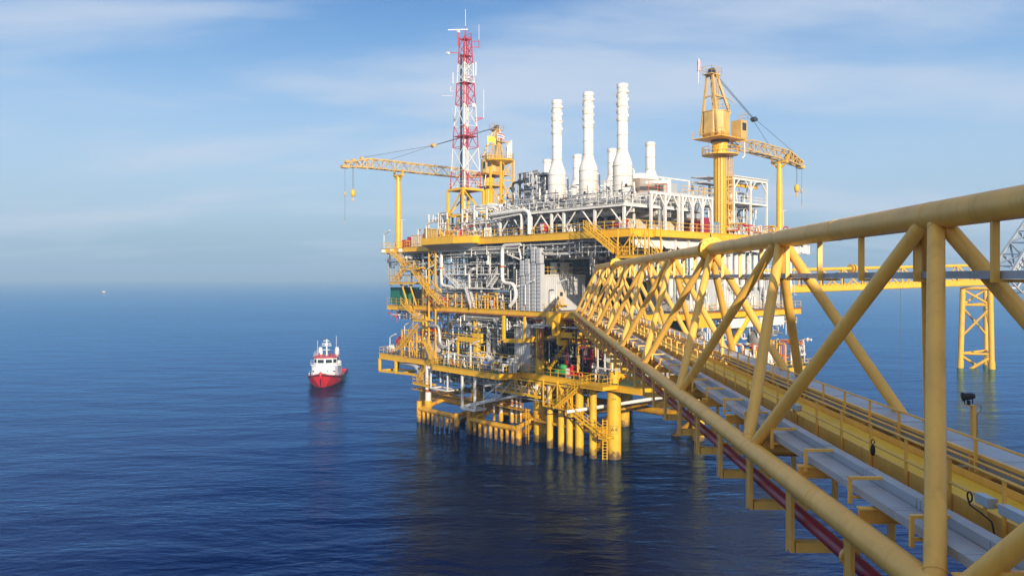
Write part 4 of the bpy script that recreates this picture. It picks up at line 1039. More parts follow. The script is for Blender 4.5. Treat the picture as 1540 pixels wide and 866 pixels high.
# windsock and flags
def pole(name, base, h, label, cat): 
    t = thing(name, label, cat, base, 'P'); x, y, z = base
    part('pole', MB().tube(base, (x, y, z+h), 0.05, 6), 'white', t); return t
b_ = at(1050.5, 126, 'P', y=0.0); wz = thing('windsock', 'limp pink and white windsock on a thin pole atop the right crane', 'windsock', b_, 'P')
part('pole', MB().tube(b_, (b_[0], b_[1], b_[2]+3.9), 0.05, 6), 'white', wz)
part('sock', MB().lathe([(0.12, 3.85), (0.26, 3.3), (0.2, 2.6), (0.28, 2.1), (0.22, 2.0)], (b_[0]+0.1, b_[1], b_[2]), (0.06, 0.05, 1), 10), 'pink', wz)
b2 = at(751.5, 232, 'P', y=58); wz = thing('windsock', 'small pink windsock on a thin pole above the left crane', 'windsock', b2, 'P')
part('pole', MB().tube(b2, (b2[0], b2[1], b2[2]+5.5), 0.05, 6), 'white', wz)
part('sock', MB().lathe([(0.12, 5.4), (0.25, 4.9), (0.2, 4.3), (0.26, 3.9)], (b2[0]+0.1, b2[1], b2[2]), (0.06, 0.05, 1), 10), 'pink', wz)
def flag(base, h, w, hh, mats, label, stripes=None):
    t = thing('flag', label, 'flag', base, 'P', group='flags near the left crane'); x, y, z = base
    part('flagpole', MB().tube(base, (x, y, z+h), 0.045, 6), 'white', t)
    cl = MB(); n = 10
    rows = len(mats); 
    for rI in range(rows):
        v = []
        for i in range(n+1):
            u = i/n
            for q in (rI/rows, (rI+1)/rows):
                v.append((x+w*u*0.75, y-w*u*0.66+0.12*math.sin(u*7), z+h-hh*q-0.35*w*u*u))
        cl.add(v, [(2*i, 2*i+2, 2*i+3, 2*i+1) for i in range(n)], rI, True)
    part('cloth', cl, mats, t)
flag(at(733.5, 245, 'P', y=50), 5.4, 1.7, 1.1, ['flagyellow'], 'yellow flag on a thin pole left of the lookout tower')
flag(at(748, 214, 'P', y=57), 2.0, 1.6, 1.2, ['red', 'white', 'blue', 'white', 'red'], 'small red white and blue striped flag above the left crane')

# yellow lookout tower with white panels beside the left crane
lx, ly = 9.5, 38.0
c0 = at(752, 300, 'P', y=36); c1 = at(773, 300, 'P', y=36)
lk = thing('lookout_tower', 'yellow open tower with a round platform and white panels beside the radio mast', 'tower', (c0[0], 36, 37), 'P')
zt_ = at(762, 240, 'P', y=36)[2]; xm = (c0[0]+c1[0])/2
tw = MB(); hw = (c1[0]-c0[0])/2
for sx in (-1, 1):
    for sy in (0, 1):
        tw.bar((xm+sx*hw*0.9, 36+sy*3.0, ZU), (xm+sx*hw*0.9, 36+sy*3.0, zt_), 0.3, 0.3)
    tw.bar((xm+sx*hw*0.9, 36, 38), (xm+sx*hw*0.9, 39, 42), 0.14, 0.14)
n = 3
for i in range(n):
    z0, z1 = 35+ (zt_-35)*i/n, 35+(zt_-35)*(i+1)/n
    tw.bar((xm-hw*0.9, 36, z0), (xm+hw*0.9, 36, z1), 0.14, 0.14).bar((xm+hw*0.9, 36, z0), (xm-hw*0.9, 36, z1), 0.12, 0.12).bar((xm-hw*0.9, 36, z1), (xm+hw*0.9, 36, z1), 0.16, 0.16)
part('tower_frame', tw, 'yellow', lk)
part('round_platform', MB().lathe([(0.6, zt_-1.1), (2.6, zt_-0.25), (2.7, zt_), (0.0, zt_)], (xm-0.5, 37.5, 0), n=12, smooth=False), 'yellow', lk)
ring = [(xm-0.5+2.6*math.cos(2*math.pi*k/12), 37.5+2.6*math.sin(2*math.pi*k/12), zt_) for k in range(13)]
part('platform_railing', MB().rail(ring, 1.1, step=0.8, w=0.055), 'tan', lk)
part('white_panel', MB().bx(xm+0.9, xm+1.2, 36.0, 37.3, zt_+0.3, zt_+3.6).add([(xm+0.3, 36.4, zt_+0.4), (xm+0.9, 36.2, zt_+0.4), (xm+0.9, 36.2, zt_+3.3), (xm+0.4, 36.4, zt_+2.6)], [(0, 1, 2, 3)]), 'white', lk)
part('mast_arm', MB().bar((xm-0.6, 37.5, zt_), (xm-0.6, 37.5, zt_+4.0), 0.25, 0.25).bar((xm-1.6, 37.5, zt_), (xm-0.6, 37.5, zt_+4.0), 0.22, 0.22).bx(xm-1.2, xm+0.8, 37, 38, zt_+3.3, zt_+3.42), 'tan', lk)
# ------------------------------------------------------------------ equipment standing on and hanging under the decks
rng = random.Random(5)
def pipework(name, label, box, n, mats, seed, rmin=0.06, rmax=0.2, axis=None, cat='pipework', vertical=0.35, mains=True):
    """a rack of pipes: orthogonal runs with bends, flanges and valves inside a box of the deck bay"""
    g = random.Random(seed); x0, x1, y0, y1, z0, z1 = box
    t = thing(name, label, cat, ((x0+x1)/2, (y0+y1)/2, z0), 'P')
    for i in range(n):
        r = g.uniform(rmin, rmax)*(1.0 if g.random() < 0.8 else 1.35)
        x = g.uniform(x0, x1) if g.random() < 0.35 else x0 + (x1-x0)*g.random()**2
        mat = g.choice(mats); pm = MB()
        if g.random() < vertical:
            y = g.uniform(y0, y1); za = z0 if g.random() < 0.6 else g.uniform(z0, z0+(z1-z0)*0.5); zb = z1 if g.random() < 0.6 else g.uniform(z0+(z1-z0)*0.4, z1)
            pts = [(x, y, za), (x, y, zb)]
            if g.random() < 0.6:
                d = g.choice((-1, 1))*g.uniform(0.8, 3.5); pts.append((x, min(y1, max(y0, y+d)), zb))
                if g.random() < 0.5: pts.append((x, pts[-1][1], zb - g.uniform(0.5, 2.5)))
            if g.random() < 0.4: pts.insert(0, (x+g.uniform(0.5, 2), y, za))
        else:
            z = g.uniform(z0, z1); ya = g.uniform(y0, y0+(y1-y0)*0.6); yb = min(y1, ya+g.uniform(2.5, (y1-y0)*0.8))
            pts = [(x, ya, z), (x, yb, z)]
            if g.random() < 0.55: pts.append((x, yb, max(z0, z-g.uniform(0.8, 3))))
            if g.random() < 0.45: pts.insert(0, (x, ya, min(z1, max(z0, z+g.choice((-1, 1))*g.uniform(0.6, 2.5)))))
            if g.random() < 0.3: pts.append((x+g.uniform(0.5, 2), pts[-1][1], pts[-1][2]))
        pm.pipe(pts, r, 8)
        for a, b_ in zip(pts[:-1], pts[1:]):
            A, B = Vector(a), Vector(b_); Ln = (B-A).length
            if Ln > 1.2 and g.random() < 0.7:
                q = A.lerp(B, g.uniform(0.25, 0.75)); d = (B-A).normalized()
                pm.tube(q-d*0.09, q-d*0.02, r*1.7, 10).tube(q+d*0.02, q+d*0.09, r*1.7, 10)
                if g.random() < 0.5:
                    pm.tube(q-d*0.35, q+d*0.35, r*1.45, 10); e = Vector((-1, 0, 0.2)); pm.tube(q, q+e*0.55, 0.045, 6); pm.lathe([(0.22, 0), (0.26, 0.03), (0.22, 0.06)], q+e*0.55, e, 10)
        part('pipe', pm, mat, t)
    return t
def rackframe(box, name, label, dy=3.4, levels=3, mat='white', w=0.2, cat='steel frame'):
    x0, x1, y0, y1, z0, z1 = box; t = thing(name, label, cat, ((x0+x1)/2, (y0+y1)/2, z0), 'P')
    n = max(1, round((y1-y0)/dy))
    for i in range(n+1):
        y = y0+(y1-y0)*i/n
        part('post', MB().bar((x0, y, z0), (x0, y, z1), w, w).bar((x1, y, z0), (x1, y, z1), w, w), mat, t)
        for k in range(1, levels+1):
            z = z0+(z1-z0)*k/levels-0.1; part('cross_bar', MB().bar((x0, y, z), (x1, y, z), w*0.8, w*0.9), mat, t)
    for k in range(1, levels+1):
        z = z0+(z1-z0)*k/levels-0.12; part('long_bar', MB().bar((x0, y0, z), (x0, y1, z), w*0.7, w*0.8), mat, t)
    return t
def vessel(name, a, b_, r, mat, label, cat='vessel', saddles=True, group=None):
    a = Vector(a); b_ = Vector(b_); d = (b_-a).normalized(); L_ = (b_-a).length
    prof = [(0.02, -r*0.5)] + [(r*math.sin(q), -r*0.5*math.cos(q)) for q in (0.35, 0.7, 1.1, 1.57)] + [(r*math.cos(q), L_+r*0.5*math.sin(q)) for q in (0, 0.5, 0.9, 1.25)] + [(0.02, L_+r*0.5)]
    horiz = abs(d.z) < 0.5
    t = thing(name, label, cat, tuple(a + Vector((0, 0, -r*1.25 if horiz else 0))), 'P', group=group)
    s_ = MB().lathe(prof, a, d, 24)
    for q in (0.02, 0.5, 0.98): s_.tube(a+d*(L_*q-0.03), a+d*(L_*q+0.03), r*1.03, 24)
    part('shell', s_, mat, t)
    nz_ = MB()
    if horiz:
        for q in (0.2, 0.55, 0.8):
            p = a+d*L_*q; nz_.tube(p+Vector((0, 0, r*0.9)), p+Vector((0, 0, r*1.3)), r*0.14, 10).tube(p+Vector((0, 0, r*1.3)), p+Vector((0, 0, r*1.36)), r*0.24, 12)
        part('nozzle', nz_, mat, t)
        for q in (0.2, 0.8):
            p = a+d*L_*q; sd = d.cross(Vector((0, 0, 1)))
            part('saddle', MB().bar(p-sd*r*0.75+Vector((0, 0, -r*0.9)), p+sd*r*0.75+Vector((0, 0, -r*0.9)), 0.25, r*0.75), 'grey', t)
    else:
        p = b_; nz_.tube(p, p+Vector((0, 0, r*0.9)), r*0.22, 10); nz_.tube(a+d*L_*0.7-Vector((r*1.3, 0, 0)), a+d*L_*0.7, r*0.16, 10)
        part('nozzle', nz_, mat, t)
        part('skirt', MB().tube(a-Vector((0, 0, r*0.9)), a, r*0.9, 20), 'grey', t)
    return t
W_ = ['white', 'white', 'white', 'grey', 'silver', 'pale']
D_ = ['dark', 'grey', 'grey', 'white', 'silver', 'dark']  # darker pipes; deep in the bays the dark colour stands in for shade
# main deck bays, left face
pipework('pipe_rack', 'white and grey pipes running under the upper deck at the far left end', (-1.5, 6, 41, 58, 25.5, 29.4), 34, D_, 1, vertical=0.2)
pipework('pipe_rack', 'tangle of white pipes, some coloured dark as shade, behind the white stairs below the mast corner', (0.6, 6, 22, 41, 22.8, 29.6), 60, D_ + ['white', 'white'], 2, rmax=0.17)
pipework('pipe_rack', 'white hanger pipes and brackets under the upper deck above the grey cabin', (-1.0, 7, 3.5, 21, 27.8, 30.2), 46, W_ + ['dark', 'dark', 'grey'], 3, rmax=0.14, vertical=0.45)
pipework('pipe_rack', 'low white pipes and valves behind the yellow portal frames on the main deck', (-0.4, 5, 21, 42, ZM+0.2, 23.2), 50, W_ + ['silver'], 4, rmax=0.16)
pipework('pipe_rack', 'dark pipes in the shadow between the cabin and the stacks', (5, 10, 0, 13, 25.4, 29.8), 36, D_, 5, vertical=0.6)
rackframe((0.2, 5.2, 21.5, 41, ZM, 29.8), 'steel_frame', 'white open steel frame behind the white stairs on the main deck', 3.2, 4)
rackframe((-1.0, 4, 0, 20.5, 27.9, 30.2), 'steel_frame', 'white open steel frame under the upper deck above the cabin', 2.6, 3, w=0.14)
rackframe((-1.0, 6, 42, 57, ZM+3.5, 29.6), 'steel_frame', 'grey open steel frame at the left end under the low upper deck', 3.4, 3, mat='grey')
# under the main deck
pipework('pipe_rack', 'white and red pipes slung under the main deck beside the footbridge landing', (-1.4, 6, 3, 20, 17.4, 18.8), 34, ['white', 'white', 'grey', 'red', 'white'], 6, rmax=0.12, vertical=0.3)
pipework('pipe_rack', 'grey and white pipes slung under the main deck on the left', (-1.4, 8, 21, 44, 16.6, 18.8), 52, D_ + ['white', 'white'], 7, rmax=0.16, vertical=0.35)
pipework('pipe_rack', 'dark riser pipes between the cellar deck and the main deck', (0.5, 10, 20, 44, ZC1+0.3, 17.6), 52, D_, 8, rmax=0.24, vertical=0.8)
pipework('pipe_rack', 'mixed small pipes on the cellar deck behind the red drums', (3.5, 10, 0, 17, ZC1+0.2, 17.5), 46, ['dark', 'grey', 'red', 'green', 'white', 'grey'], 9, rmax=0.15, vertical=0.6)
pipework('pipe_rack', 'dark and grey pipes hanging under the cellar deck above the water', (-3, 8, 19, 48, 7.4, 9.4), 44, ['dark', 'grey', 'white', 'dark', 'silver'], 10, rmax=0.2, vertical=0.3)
# top of the platform
pipework('pipe_rack', 'dark pipework rising beside the leftmost tall stack', (4, 9, 19.5, 27, 35.2, 42.2), 44, D_, 11, rmax=0.22, vertical=0.55)
pipework('pipe_rack', 'white pipes on the upper deck between the mast and the stacks', (-1, 8, 22, 33, ZU+0.2, 37.2), 60, W_, 12, rmax=0.18)
pipework('pipe_rack', 'small white pipes around the feet of the three tall stacks', (1.5, 10, -2, 22, ZW+0.1, 36.8), 50, W_ + ['grey', 'silver'], 13, rmax=0.10, vertical=0.55)
pipework('pipe_rack', 'white and grey pipes under the white stack deck', (0.5, 10, -2, 23, ZU+0.1, 34.4), 64, W_ + ['dark', 'grey'], 14, rmax=0.17, vertical=0.45)
pipework('pipe_rack', 'grey pipes at the foot of the radio mast', (0, 9, 40, 49, ZL+0.1, 36.5), 40, W_ + ['grey', 'dark'], 15, rmax=0.15, vertical=0.6)
pipework('pipe_rack', 'white pipes behind the stacks near the short exhaust stacks', (13, 24, 8, 40, ZU+0.2, 39.5), 60, W_ + ['grey', 'dark', 'silver'], 16, rmax=0.2, vertical=0.5)
rackframe((12, 22, 4, 40, ZU, 40.5), 'steel_frame', 'tall white frame carrying the short exhaust stacks', 4.5, 4, w=0.24)
rackframe((-1.2, 4, 23.5, 33.5, ZU, 36.6), 'steel_frame', 'white open frame on the upper deck right of the mast', 3.3, 2, w=0.24)
# big white loop pipes on the left face
def loop(label, pts, r, mat='white', bands=()):
    t = thing('loop_pipe', label, 'pipe', pts[-1], 'P', group='big bent pipes on the left face')
    part('pipe', MB().pipe(pts, r, 12, r*3.2), mat, t)
    for p in bands: part('band', MB().tube(Vector(p)-Vector((0, 0, 0.15)), Vector(p)+Vector((0, 0, 0.15)), r*1.08, 12), 'orange', t)
def P_(px, py, x): return at(px, py, 'P', x=x)
loop('big white pipe dropping from the upper deck left of the white stairs', [P_(650, 377, -1.9), P_(664, 377, -1.9), P_(664, 429, -1.9), P_(684, 432, -1.9)], 0.26, bands=[P_(664, 403, -1.9)])
loop('big white pipe with an S bend beside the grey louvred ducts', [P_(784, 367, -1.9), P_(755.5, 369, -1.9), P_(755.5, 425, -1.9), P_(774, 427, -1.9), P_(777, 448, -1.9), P_(767, 460, -1.9)], 0.30, bands=[P_(755.5, 401, -1.9)])
loop('grey hooped pipe between the two white stair flights', [P_(706, 438, -1.5), P_(706, 408, -1.5), P_(712, 404, -1.5), P_(722, 404, 1.5)], 0.30, 'silver')
loop('thin white pipe bent beside the big white pipe left of the ducts', [P_(767, 360, -1.5), P_(762, 382, -1.5), P_(784, 391, -1.5), P_(781, 375, -1.5)], 0.14)
loop('white pipe bend in front of the upper deck edge right of the mast tower', [P_(740, 323, -2.4), P_(790, 316, -2.4), P_(796, 320, -2.4), P_(796, 352, -2.4)], 0.30)
loop('second white pipe lying just under the bend at the upper deck edge', [P_(742, 330, -2.3), P_(784, 322, -2.3), P_(784, 345, -2.3)], 0.16)
loop('blue grey pipe lying across the yellow portal frames', [P_(664, 439, -1.2), P_(766, 438, -1.2)], 0.24, 'steelblue')
loop('grey pipe bending down to the cellar deck at the left', [P_(645, 489, -2.6), P_(660, 490, -2.6), P_(662, 518, -2.6), P_(675, 524, -2.6)], 0.26, 'silver')
loop('pale grey elbow pipe under the left end of the cellar deck', [P_(604, 544, -1.0), P_(626, 549, -1.6), P_(633, 562, -2.2), P_(642, 575, -2.4)], 0.5, 'pale')
for (p0, p1, lab) in (((744, 500), (744, 548), 'dark grey riser on the cellar deck left of the corrugated shelter'), ((735, 485), (735, 530), 'second dark riser left of the corrugated shelter')):
    loop(lab, [P_(*p0, 0.5), P_(*p1, 0.5)], 0.33, 'grey')
# white platforms and stairs between the main and upper decks
mz = thing('white_access_stairs', 'white twin stairs and landings with railings under the mast corner', 'stairs', P_(711, 440, -1.8), 'P')
zl = P_(687, 412, -1.9)[2]
ya, yb, yc, yd = P_(671, 412, -1.9)[1], P_(703, 412, -1.9)[1], P_(720, 412, -1.9)[1], P_(752, 412, -1.9)[1]
for p, q in ((ya, yb), (yc, yd)):
    part('landing', MB().bx(-2.4, -0.6, q, p, zl-0.15, zl).rail([(-2.4, q, zl), (-2.4, p, zl)], w=0.06), 'white', mz)
part('flight', MB().stair((-1.9, P_(692, 434, -1.9)[1], P_(692, 434, -1.9)[2]), (-1.9, ya-0.2, zl), 0.9, rw=0.06), 'white', mz)
part('flight', MB().stair((-1.9, P_(735, 432, -1.9)[1], P_(735, 432, -1.9)[2]), (-1.9, yd+0.4, zl), 0.9, rw=0.06), 'white', mz)
z_ = P_(714, 433, -1.9)[2]; y_a, y_b = P_(680, 433, -1.9)[1], P_(745, 433, -1.9)[1]
part('lower_landing', MB().bx(-2.3, -0.2, y_b, y_a, z_-0.15, z_).rail([(-2.3, y_b+3, z_), (-2.3, y_a-2, z_)], w=0.06), 'white', mz)
part('flight', MB().stair((-1.9, P_(711, 458, -1.9)[1], ZM), (-1.9, P_(702, 440, -1.9)[1], z_), 0.8, rw=0.06), 'white', mz)
# louvred ducts
for i, px in enumerate((788.5, 796, 805, 813)):
    a = P_(px, 452, -1.5); y = a[1]
    t = thing('riser_duct', ['leftmost of the four pale louvred ducts beside the grey cabin', 'second from the left of the four pale louvred ducts', 'third from the left of the four pale louvred ducts', 'rightmost of the four pale louvred ducts, nearest the grey cabin'][i], 'duct', (-1.5, y, ZM), 'P', group='pale louvred ducts')
    top = (27.6, 27.8, 29.6, 29.4)[i]
    part('casing', MB().bx(-1.9, -1.1, y-0.42, y+0.42, ZM+0.02, top-2.4).bx(-2.05, -1.2, y-0.40, y+0.40, top-2.3, top), 'pale', t)
    lv = MB(); z = ZM+0.4
    while z < top-0.3: lv.bx(-2.0 if z < top-2.4 else -2.12, -1.9, y-0.44, y+0.44, z, z+0.06); z += 0.55
    part('clamp', lv, 'grey', t)
t = thing('cage_ladder', 'white caged ladder between the S bend pipe and the louvred ducts', 'ladder', P_(779, 453, -1.6), 'P')
a = P_(779, 453, -1.6); part('rails_and_rungs', MB().ladder((a[0], a[1], ZM), 6.3, 0.7, side=(0, 1, 0), t=0.12), 'white', t)
a = P_(882, 430, 0.2); t = thing('cage_ladder', 'white ladder right of the grey cabin beside the footbridge', 'ladder', a, 'P')
part('rails_and_rungs', MB().ladder((a[0]+1.2, a[1], 25.4), 5.2, 0.8, side=(1, 0, 0), t=0.12), 'white', t)

# corrugated cabin with air conditioner
cx0, cx1, cy0, cy1, cz0, cz1 = 2.0, 12.2, 17.3, 20.3, ZM+0.02, 25.3
cab = thing('equipment_cabin', 'tall pale grey corrugated cabin with a door at the footbridge landing', 'cabin', (7, 17.3, ZM), 'P')
cy0 = 13.6; cy1 = 17.0; cx0 = at(812, 430, 'P', y=cy0)[0]; cx1 = at(881, 430, 'P', y=cy0)[0]
w = MB().bx(cx0+0.05, cx1-0.05, cy0+0.05, cy1-0.05, cz0, cz1-0.05)
x = cx0
while x < cx1-0.2:
    w.add([(x, cy0+0.05, cz0), (x+0.08, cy0-0.03, cz0), (x+0.24, cy0-0.03, cz0), (x+0.32, cy0+0.05, cz0), (x, cy0+0.05, cz1-0.1), (x+0.08, cy0-0.03, cz1-0.1), (x+0.24, cy0-0.03, cz1-0.1), (x+0.32, cy0+0.05, cz1-0.1)],
          [(0, 1, 5, 4), (1, 2, 6, 5), (2, 3, 7, 6)]); x += 0.42
y = cy0
while y < cy1-0.2:
    w.add([(cx0+0.05, y, cz0), (cx0-0.03, y+0.08, cz0), (cx0-0.03, y+0.24, cz0), (cx0+0.05, y+0.32, cz0), (cx0+0.05, y, cz1-0.1), (cx0-0.03, y+0.08, cz1-0.1), (cx0-0.03, y+0.24, cz1-0.1), (cx0+0.05, y+0.32, cz1-0.1)],
          [(4, 5, 1, 0), (5, 6, 2, 1), (6, 7, 3, 2)]); y += 0.42
part('wall', w, 'pale', cab)
part('roof', MB().bx(cx0-0.15, cx1+0.15, cy0-0.15, cy1+0.15, cz1-0.08, cz1+0.1), 'white', cab)
dx = at(838, 430, 'P', y=cy0)[0]
dr = part('door', MB().bx(dx, dx+1.6, cy0-0.08, cy0-0.02, cz0+0.4, cz0+3.2), 'beige', cab)
part('window', MB().bx(dx+0.5, dx+1.1, cy0-0.10, cy0-0.08, cz0+2.2, cz0+2.8), 'glass', dr)
part('notice_board', MB().bx(dx-1.4, dx-0.5, cy0-0.07, cy0-0.03, cz0+0.9, cz0+2.4), 'white', cab)
part('roof_railing', MB().rail([(cx0, cy0, cz1+0.1), (cx1, cy0, cz1+0.1)], 1.3).rail([(cx0, cy0, cz1+0.1), (cx0, cy1, cz1+0.1)], 1.3), 'yellow', cab)
part('door_steps', MB().stair((dx-1.4, cy0-0.6, cz0), (dx+0.2, cy0-0.6, cz0+0.9), 1.0).bx(dx+0.2, dx+1.6, cy0-1.1, cy0-0.1, cz0+0.8, cz0+0.9), 'yellow', cab)
ac = thing('air_conditioner', 'white twin fan air conditioner on the roof of the grey cabin', 'air conditioner', (6.5, 16.5, cz1+0.1), 'P')
ax0 = at(837, 400, 'P', y=cy0+0.6)[0]; ax1 = at(861, 400, 'P', y=cy0+0.6)[0]
part('cabinet', MB().bx(ax0, ax1, cy0+0.6, cy0+2.0, cz1+0.15, cz1+2.0).bx(ax0+1.85, ax0+1.9, cy0+0.57, cy0+0.6, cz1+0.15, cz1+2.0), 'white', ac)
for xx in (ax0+0.4, ax1-0.45):
    for zz_ in (0.55, 1.45):
        fn = part('fan_grille', MB().tube((xx, cy0+0.60, cz1+0.15+zz_), (xx, cy0+0.54, cz1+0.15+zz_), 0.34, 18), 'dark', ac)
part('foot', MB().bx(ax0+0.1, ax1-0.1, cy0+0.7, cy0+0.9, cz1+0.1, cz1+0.15).bx(ax0+0.1, ax1-0.1, cy0+1.7, cy0+1.9, cz1+0.1, cz1+0.15), 'grey', ac)
# corrugated shelter between cellar and main deck
sh = MB(); sx0, sy1, _ = at(774, 540, 'P', x=-0.9); sy0 = at(797, 540, 'P', x=-0.9)[1]; sx1 = at(809, 540, 'P', y=sy0)[0]
sh.bx(sx0, sx1, sy0, sy1, ZC1+0.02, 17.4)
x = sx0
while x < sx1: sh.bx(x, x+0.12, sy0-0.06, sy0, ZC1+0.03, 17.38); x += 0.5
y = sy0
while y < sy1: sh.bx(sx0-0.06, sx0, y, y+0.12, ZC1+0.03, 17.38); y += 0.5
single('corrugated_shelter', sh, 'silver', 'tall grey ribbed metal enclosure on the cellar deck beside the yellow leg', 'enclosure', (4, 17, ZC1))

# vessels and drums
def tank(px, py, x, ln, r, mat, label, along='y', up=None, cat='tank', name='tank'):
    a = P_(px, py, x); z = a[2]
    d = Vector((0, 1, 0)) if along == 'y' else Vector((1, 0, 0))
    return vessel(name, a, Vector(a)+d*ln, r, mat, label, cat)
vessel('red_vessel', (3.0, 0.5, ZU+1.1), (3.0, 3.2, ZU+1.1), 0.7, 'red', 'bright red horizontal vessel under the stack deck at the near corner', 'vessel')
vessel('red_vessel', (3.0, 6.0, ZU+1.3), (3.0, 8.2, ZU+1.3), 0.9, 'red', 'red horizontal vessel under the rightmost tall stack', 'vessel')
vessel('red_vessel', (2.4, 13.6, ZU+1.3), (2.4, 15.4, ZU+1.3), 0.9, 'red', 'red horizontal vessel under the middle tall stack', 'vessel')
vessel('red_vessel', (2.4, 20.4, ZU+1.2), (2.4, 22.4, ZU+1.2), 0.8, 'red', 'red horizontal vessel under the leftmost tall stack', 'vessel')
vessel('red_vessel', (5.5, 11.0, ZC1+2.6), (9.5, 11.0, ZC1+2.6), 1.5, 'pipered', 'large dark red vessel in the shade of the cellar deck', 'vessel')
vessel('red_vessel', (3.2, 12.4, ZC1+0.9), (3.2, 12.4, ZC1+3.0), 0.5, 'pipered', 'upright dark red drum beside the yellow leg on the cellar deck', 'vessel')
for i, (px, py, lab) in enumerate(((862, 556, 'pinkish red barrel by the cellar deck rail'), (867, 554, 'second red barrel by the cellar deck rail'), (930, 556, 'red barrel at the right end of the cellar deck rail'))):
    a = P_(px, py, 2.4); t = thing('barrel', lab, 'barrel', (a[0], a[1], ZC1), 'P', group='red barrels on the cellar deck')
    part('body', MB().lathe([(0.42, 0), (0.42, 0.45), (0.46, 0.48), (0.42, 0.51), (0.42, 0.95), (0.46, 0.98), (0.42, 1.01), (0.42, 1.45)], (a[0], a[1], ZC1), n=18), 'red', t)
    part('lid', MB().tube((a[0], a[1], ZC1+1.4), (a[0], a[1], ZC1+1.48), 0.4, 18), 'white', t)
a = P_(846, 549, 2.6); t = thing('green_pump', 'bright green pump on the cellar deck by the rail', 'pump', (a[0], a[1], ZC1), 'P')
part('casing', MB().lathe([(0, -0.9), (0.35, -0.8), (0.45, 0), (0.35, 0.8), (0, 0.9)], (a[0], a[1], ZC1+0.9), (0.2, 1, 0), 16), 'brightgreen', t)
part('bed', MB().bx(a[0]-0.6, a[0]+0.6, a[1]-1.1, a[1]+1.1, ZC1+0.01, ZC1+0.45), 'brightgreen', t)
# valve clusters on the cellar deck
def valves(px, py, x, label, n=10, spread=1.6, seed=1, mat='white', zb=None):
    g = random.Random(seed); a = P_(px, py, x); z = zb if zb is not None else a[2]
    t = thing('valve_cluster', label, 'valves', (a[0], a[1], z), 'P', group='white valve clusters')
    for i in range(n):
        y = a[1]+g.uniform(-spread, spread); xx = a[0]+g.uniform(0, 1.6); h = g.uniform(0.6, 2.1); r = g.uniform(0.14, 0.3)
        v = MB().tube((xx, y, z), (xx, y, z+h), r*0.6, 10).lathe([(0.02, -r*1.2), (r, -r*0.7), (r*1.15, 0), (r, r*0.7), (0.02, r*1.2)], (xx, y, z+h), (g.choice((0, 1)), 1, 0), 14)
        v.tube((xx, y-0.5, z+h), (xx, y+0.5, z+h), r*0.6, 10).tube((xx, y-0.52, z+h), (xx, y-0.44, z+h), r*1.1, 12).tube((xx, y+0.44, z+h), (xx, y+0.52, z+h), r*1.1, 12)
        v.tube((xx, y, z+h), (xx-0.3, y, z+h+0.5), 0.04, 6).lathe([(0.2, 0), (0.24, 0.03), (0.2, 0.06)], (xx-0.3, y, z+h+0.5), (-0.5, 0, 0.8), 12)
        part('valve', v, mat, t)
    return t
valves(727, 551, -3.6, 'white valves in a cluster on the cellar deck left of the thick grey riser', 12, 1.8, 3, zb=ZC1)
valves(760, 553, -3.8, 'white valves in a cluster on the cellar deck at the step in the rail', 11, 1.5, 4, zb=ZC1)
valves(900, 560, 0.2, 'pale valves and fittings on the cellar deck below the footbridge', 8, 1.8, 6, 'white', ZC1)
valves(670, 552, -3.0, 'small white valves beside the stairs at the left of the cellar deck', 7, 2.0, 7, zb=ZC1-0.1)
# left end of the cellar deck
a = P_(642, 541, -1.2); t = thing('covered_skid', 'white canvas topped skid box on the left part of the cellar deck', 'skid', (a[0], a[1], ZC1), 'P')
part('cover', MB().add([(-1.9, 39, 12.4), (-1.9, 44.5, 12.4), (1.2, 44.5, 13.8), (1.2, 39, 13.8), (-1.9, 39, 12.2), (-1.9, 44.5, 12.2), (1.2, 44.5, 13.6), (1.2, 39, 13.6)], [(0, 3, 2, 1), (4, 5, 6, 7), (0, 1, 5, 4), (1, 2, 6, 5), (2, 3, 7, 6), (3, 0, 4, 7)]).bx(-1.95, -1.9, 38.9, 41.2, 11.9, 13.6), 'white', t)
part('body', MB().bx(-1.6, 1.0, 39.2, 44.3, ZC1+0.02, 12.1), 'grey', t)
part('crate', MB().bx(-1.9, -1.62, 40.2, 41.6, ZC1+0.05, ZC1+0.7), 'blue', t)
a = P_(594, 519, -0.5); vessel('red_box_tank', (0.2, 53.6, ZC1+2.3), (0.2, 55.4, ZC1+2.3), 0.95, 'red', 'orange red drum at the left end of the cellar deck', 'drum')
vessel('white_drum', (-0.6, 58.4, ZC1+0.85), (0.8, 58.4, ZC1+0.85), 0.5, 'white', 'white life raft canister at the far left corner of the cellar deck', 'canister')
vessel('white_drum', (-0.9, 55.9, ZC1+0.8), (-0.9, 57.1, ZC1+0.8), 0.45, 'white', 'second white life raft canister at the left of the cellar deck', 'canister')
fr = MB()
for y in (46.9, 49.4, 51.9):
    for x in (-1.6, 1.6): fr.bar((x, y, ZC1), (x, y, 15.2), 0.22, 0.22)
for x in (-1.6, 1.6):
    for z in (12.2, 13.8, 15.2): fr.bar((x, 46.9, z), (x, 51.9, z), 0.18, 0.18)
    fr.bar((x, 46.9, ZC1), (x, 49.4, 13.8), 0.14, 0.14).bar((x, 51.9, ZC1), (x, 49.4, 13.8), 0.14, 0.14)
single('scaffold_frame', fr, 'yellow', 'yellow steel frame at the left end of the cellar deck', 'frame', (0, 51, ZC1))
vessel('red_vessel', (2.5, 45.5, 14.6), (2.5, 50.5, 14.6), 1.0, 'red', 'dull red vessel behind the yellow frame at the left', 'vessel')
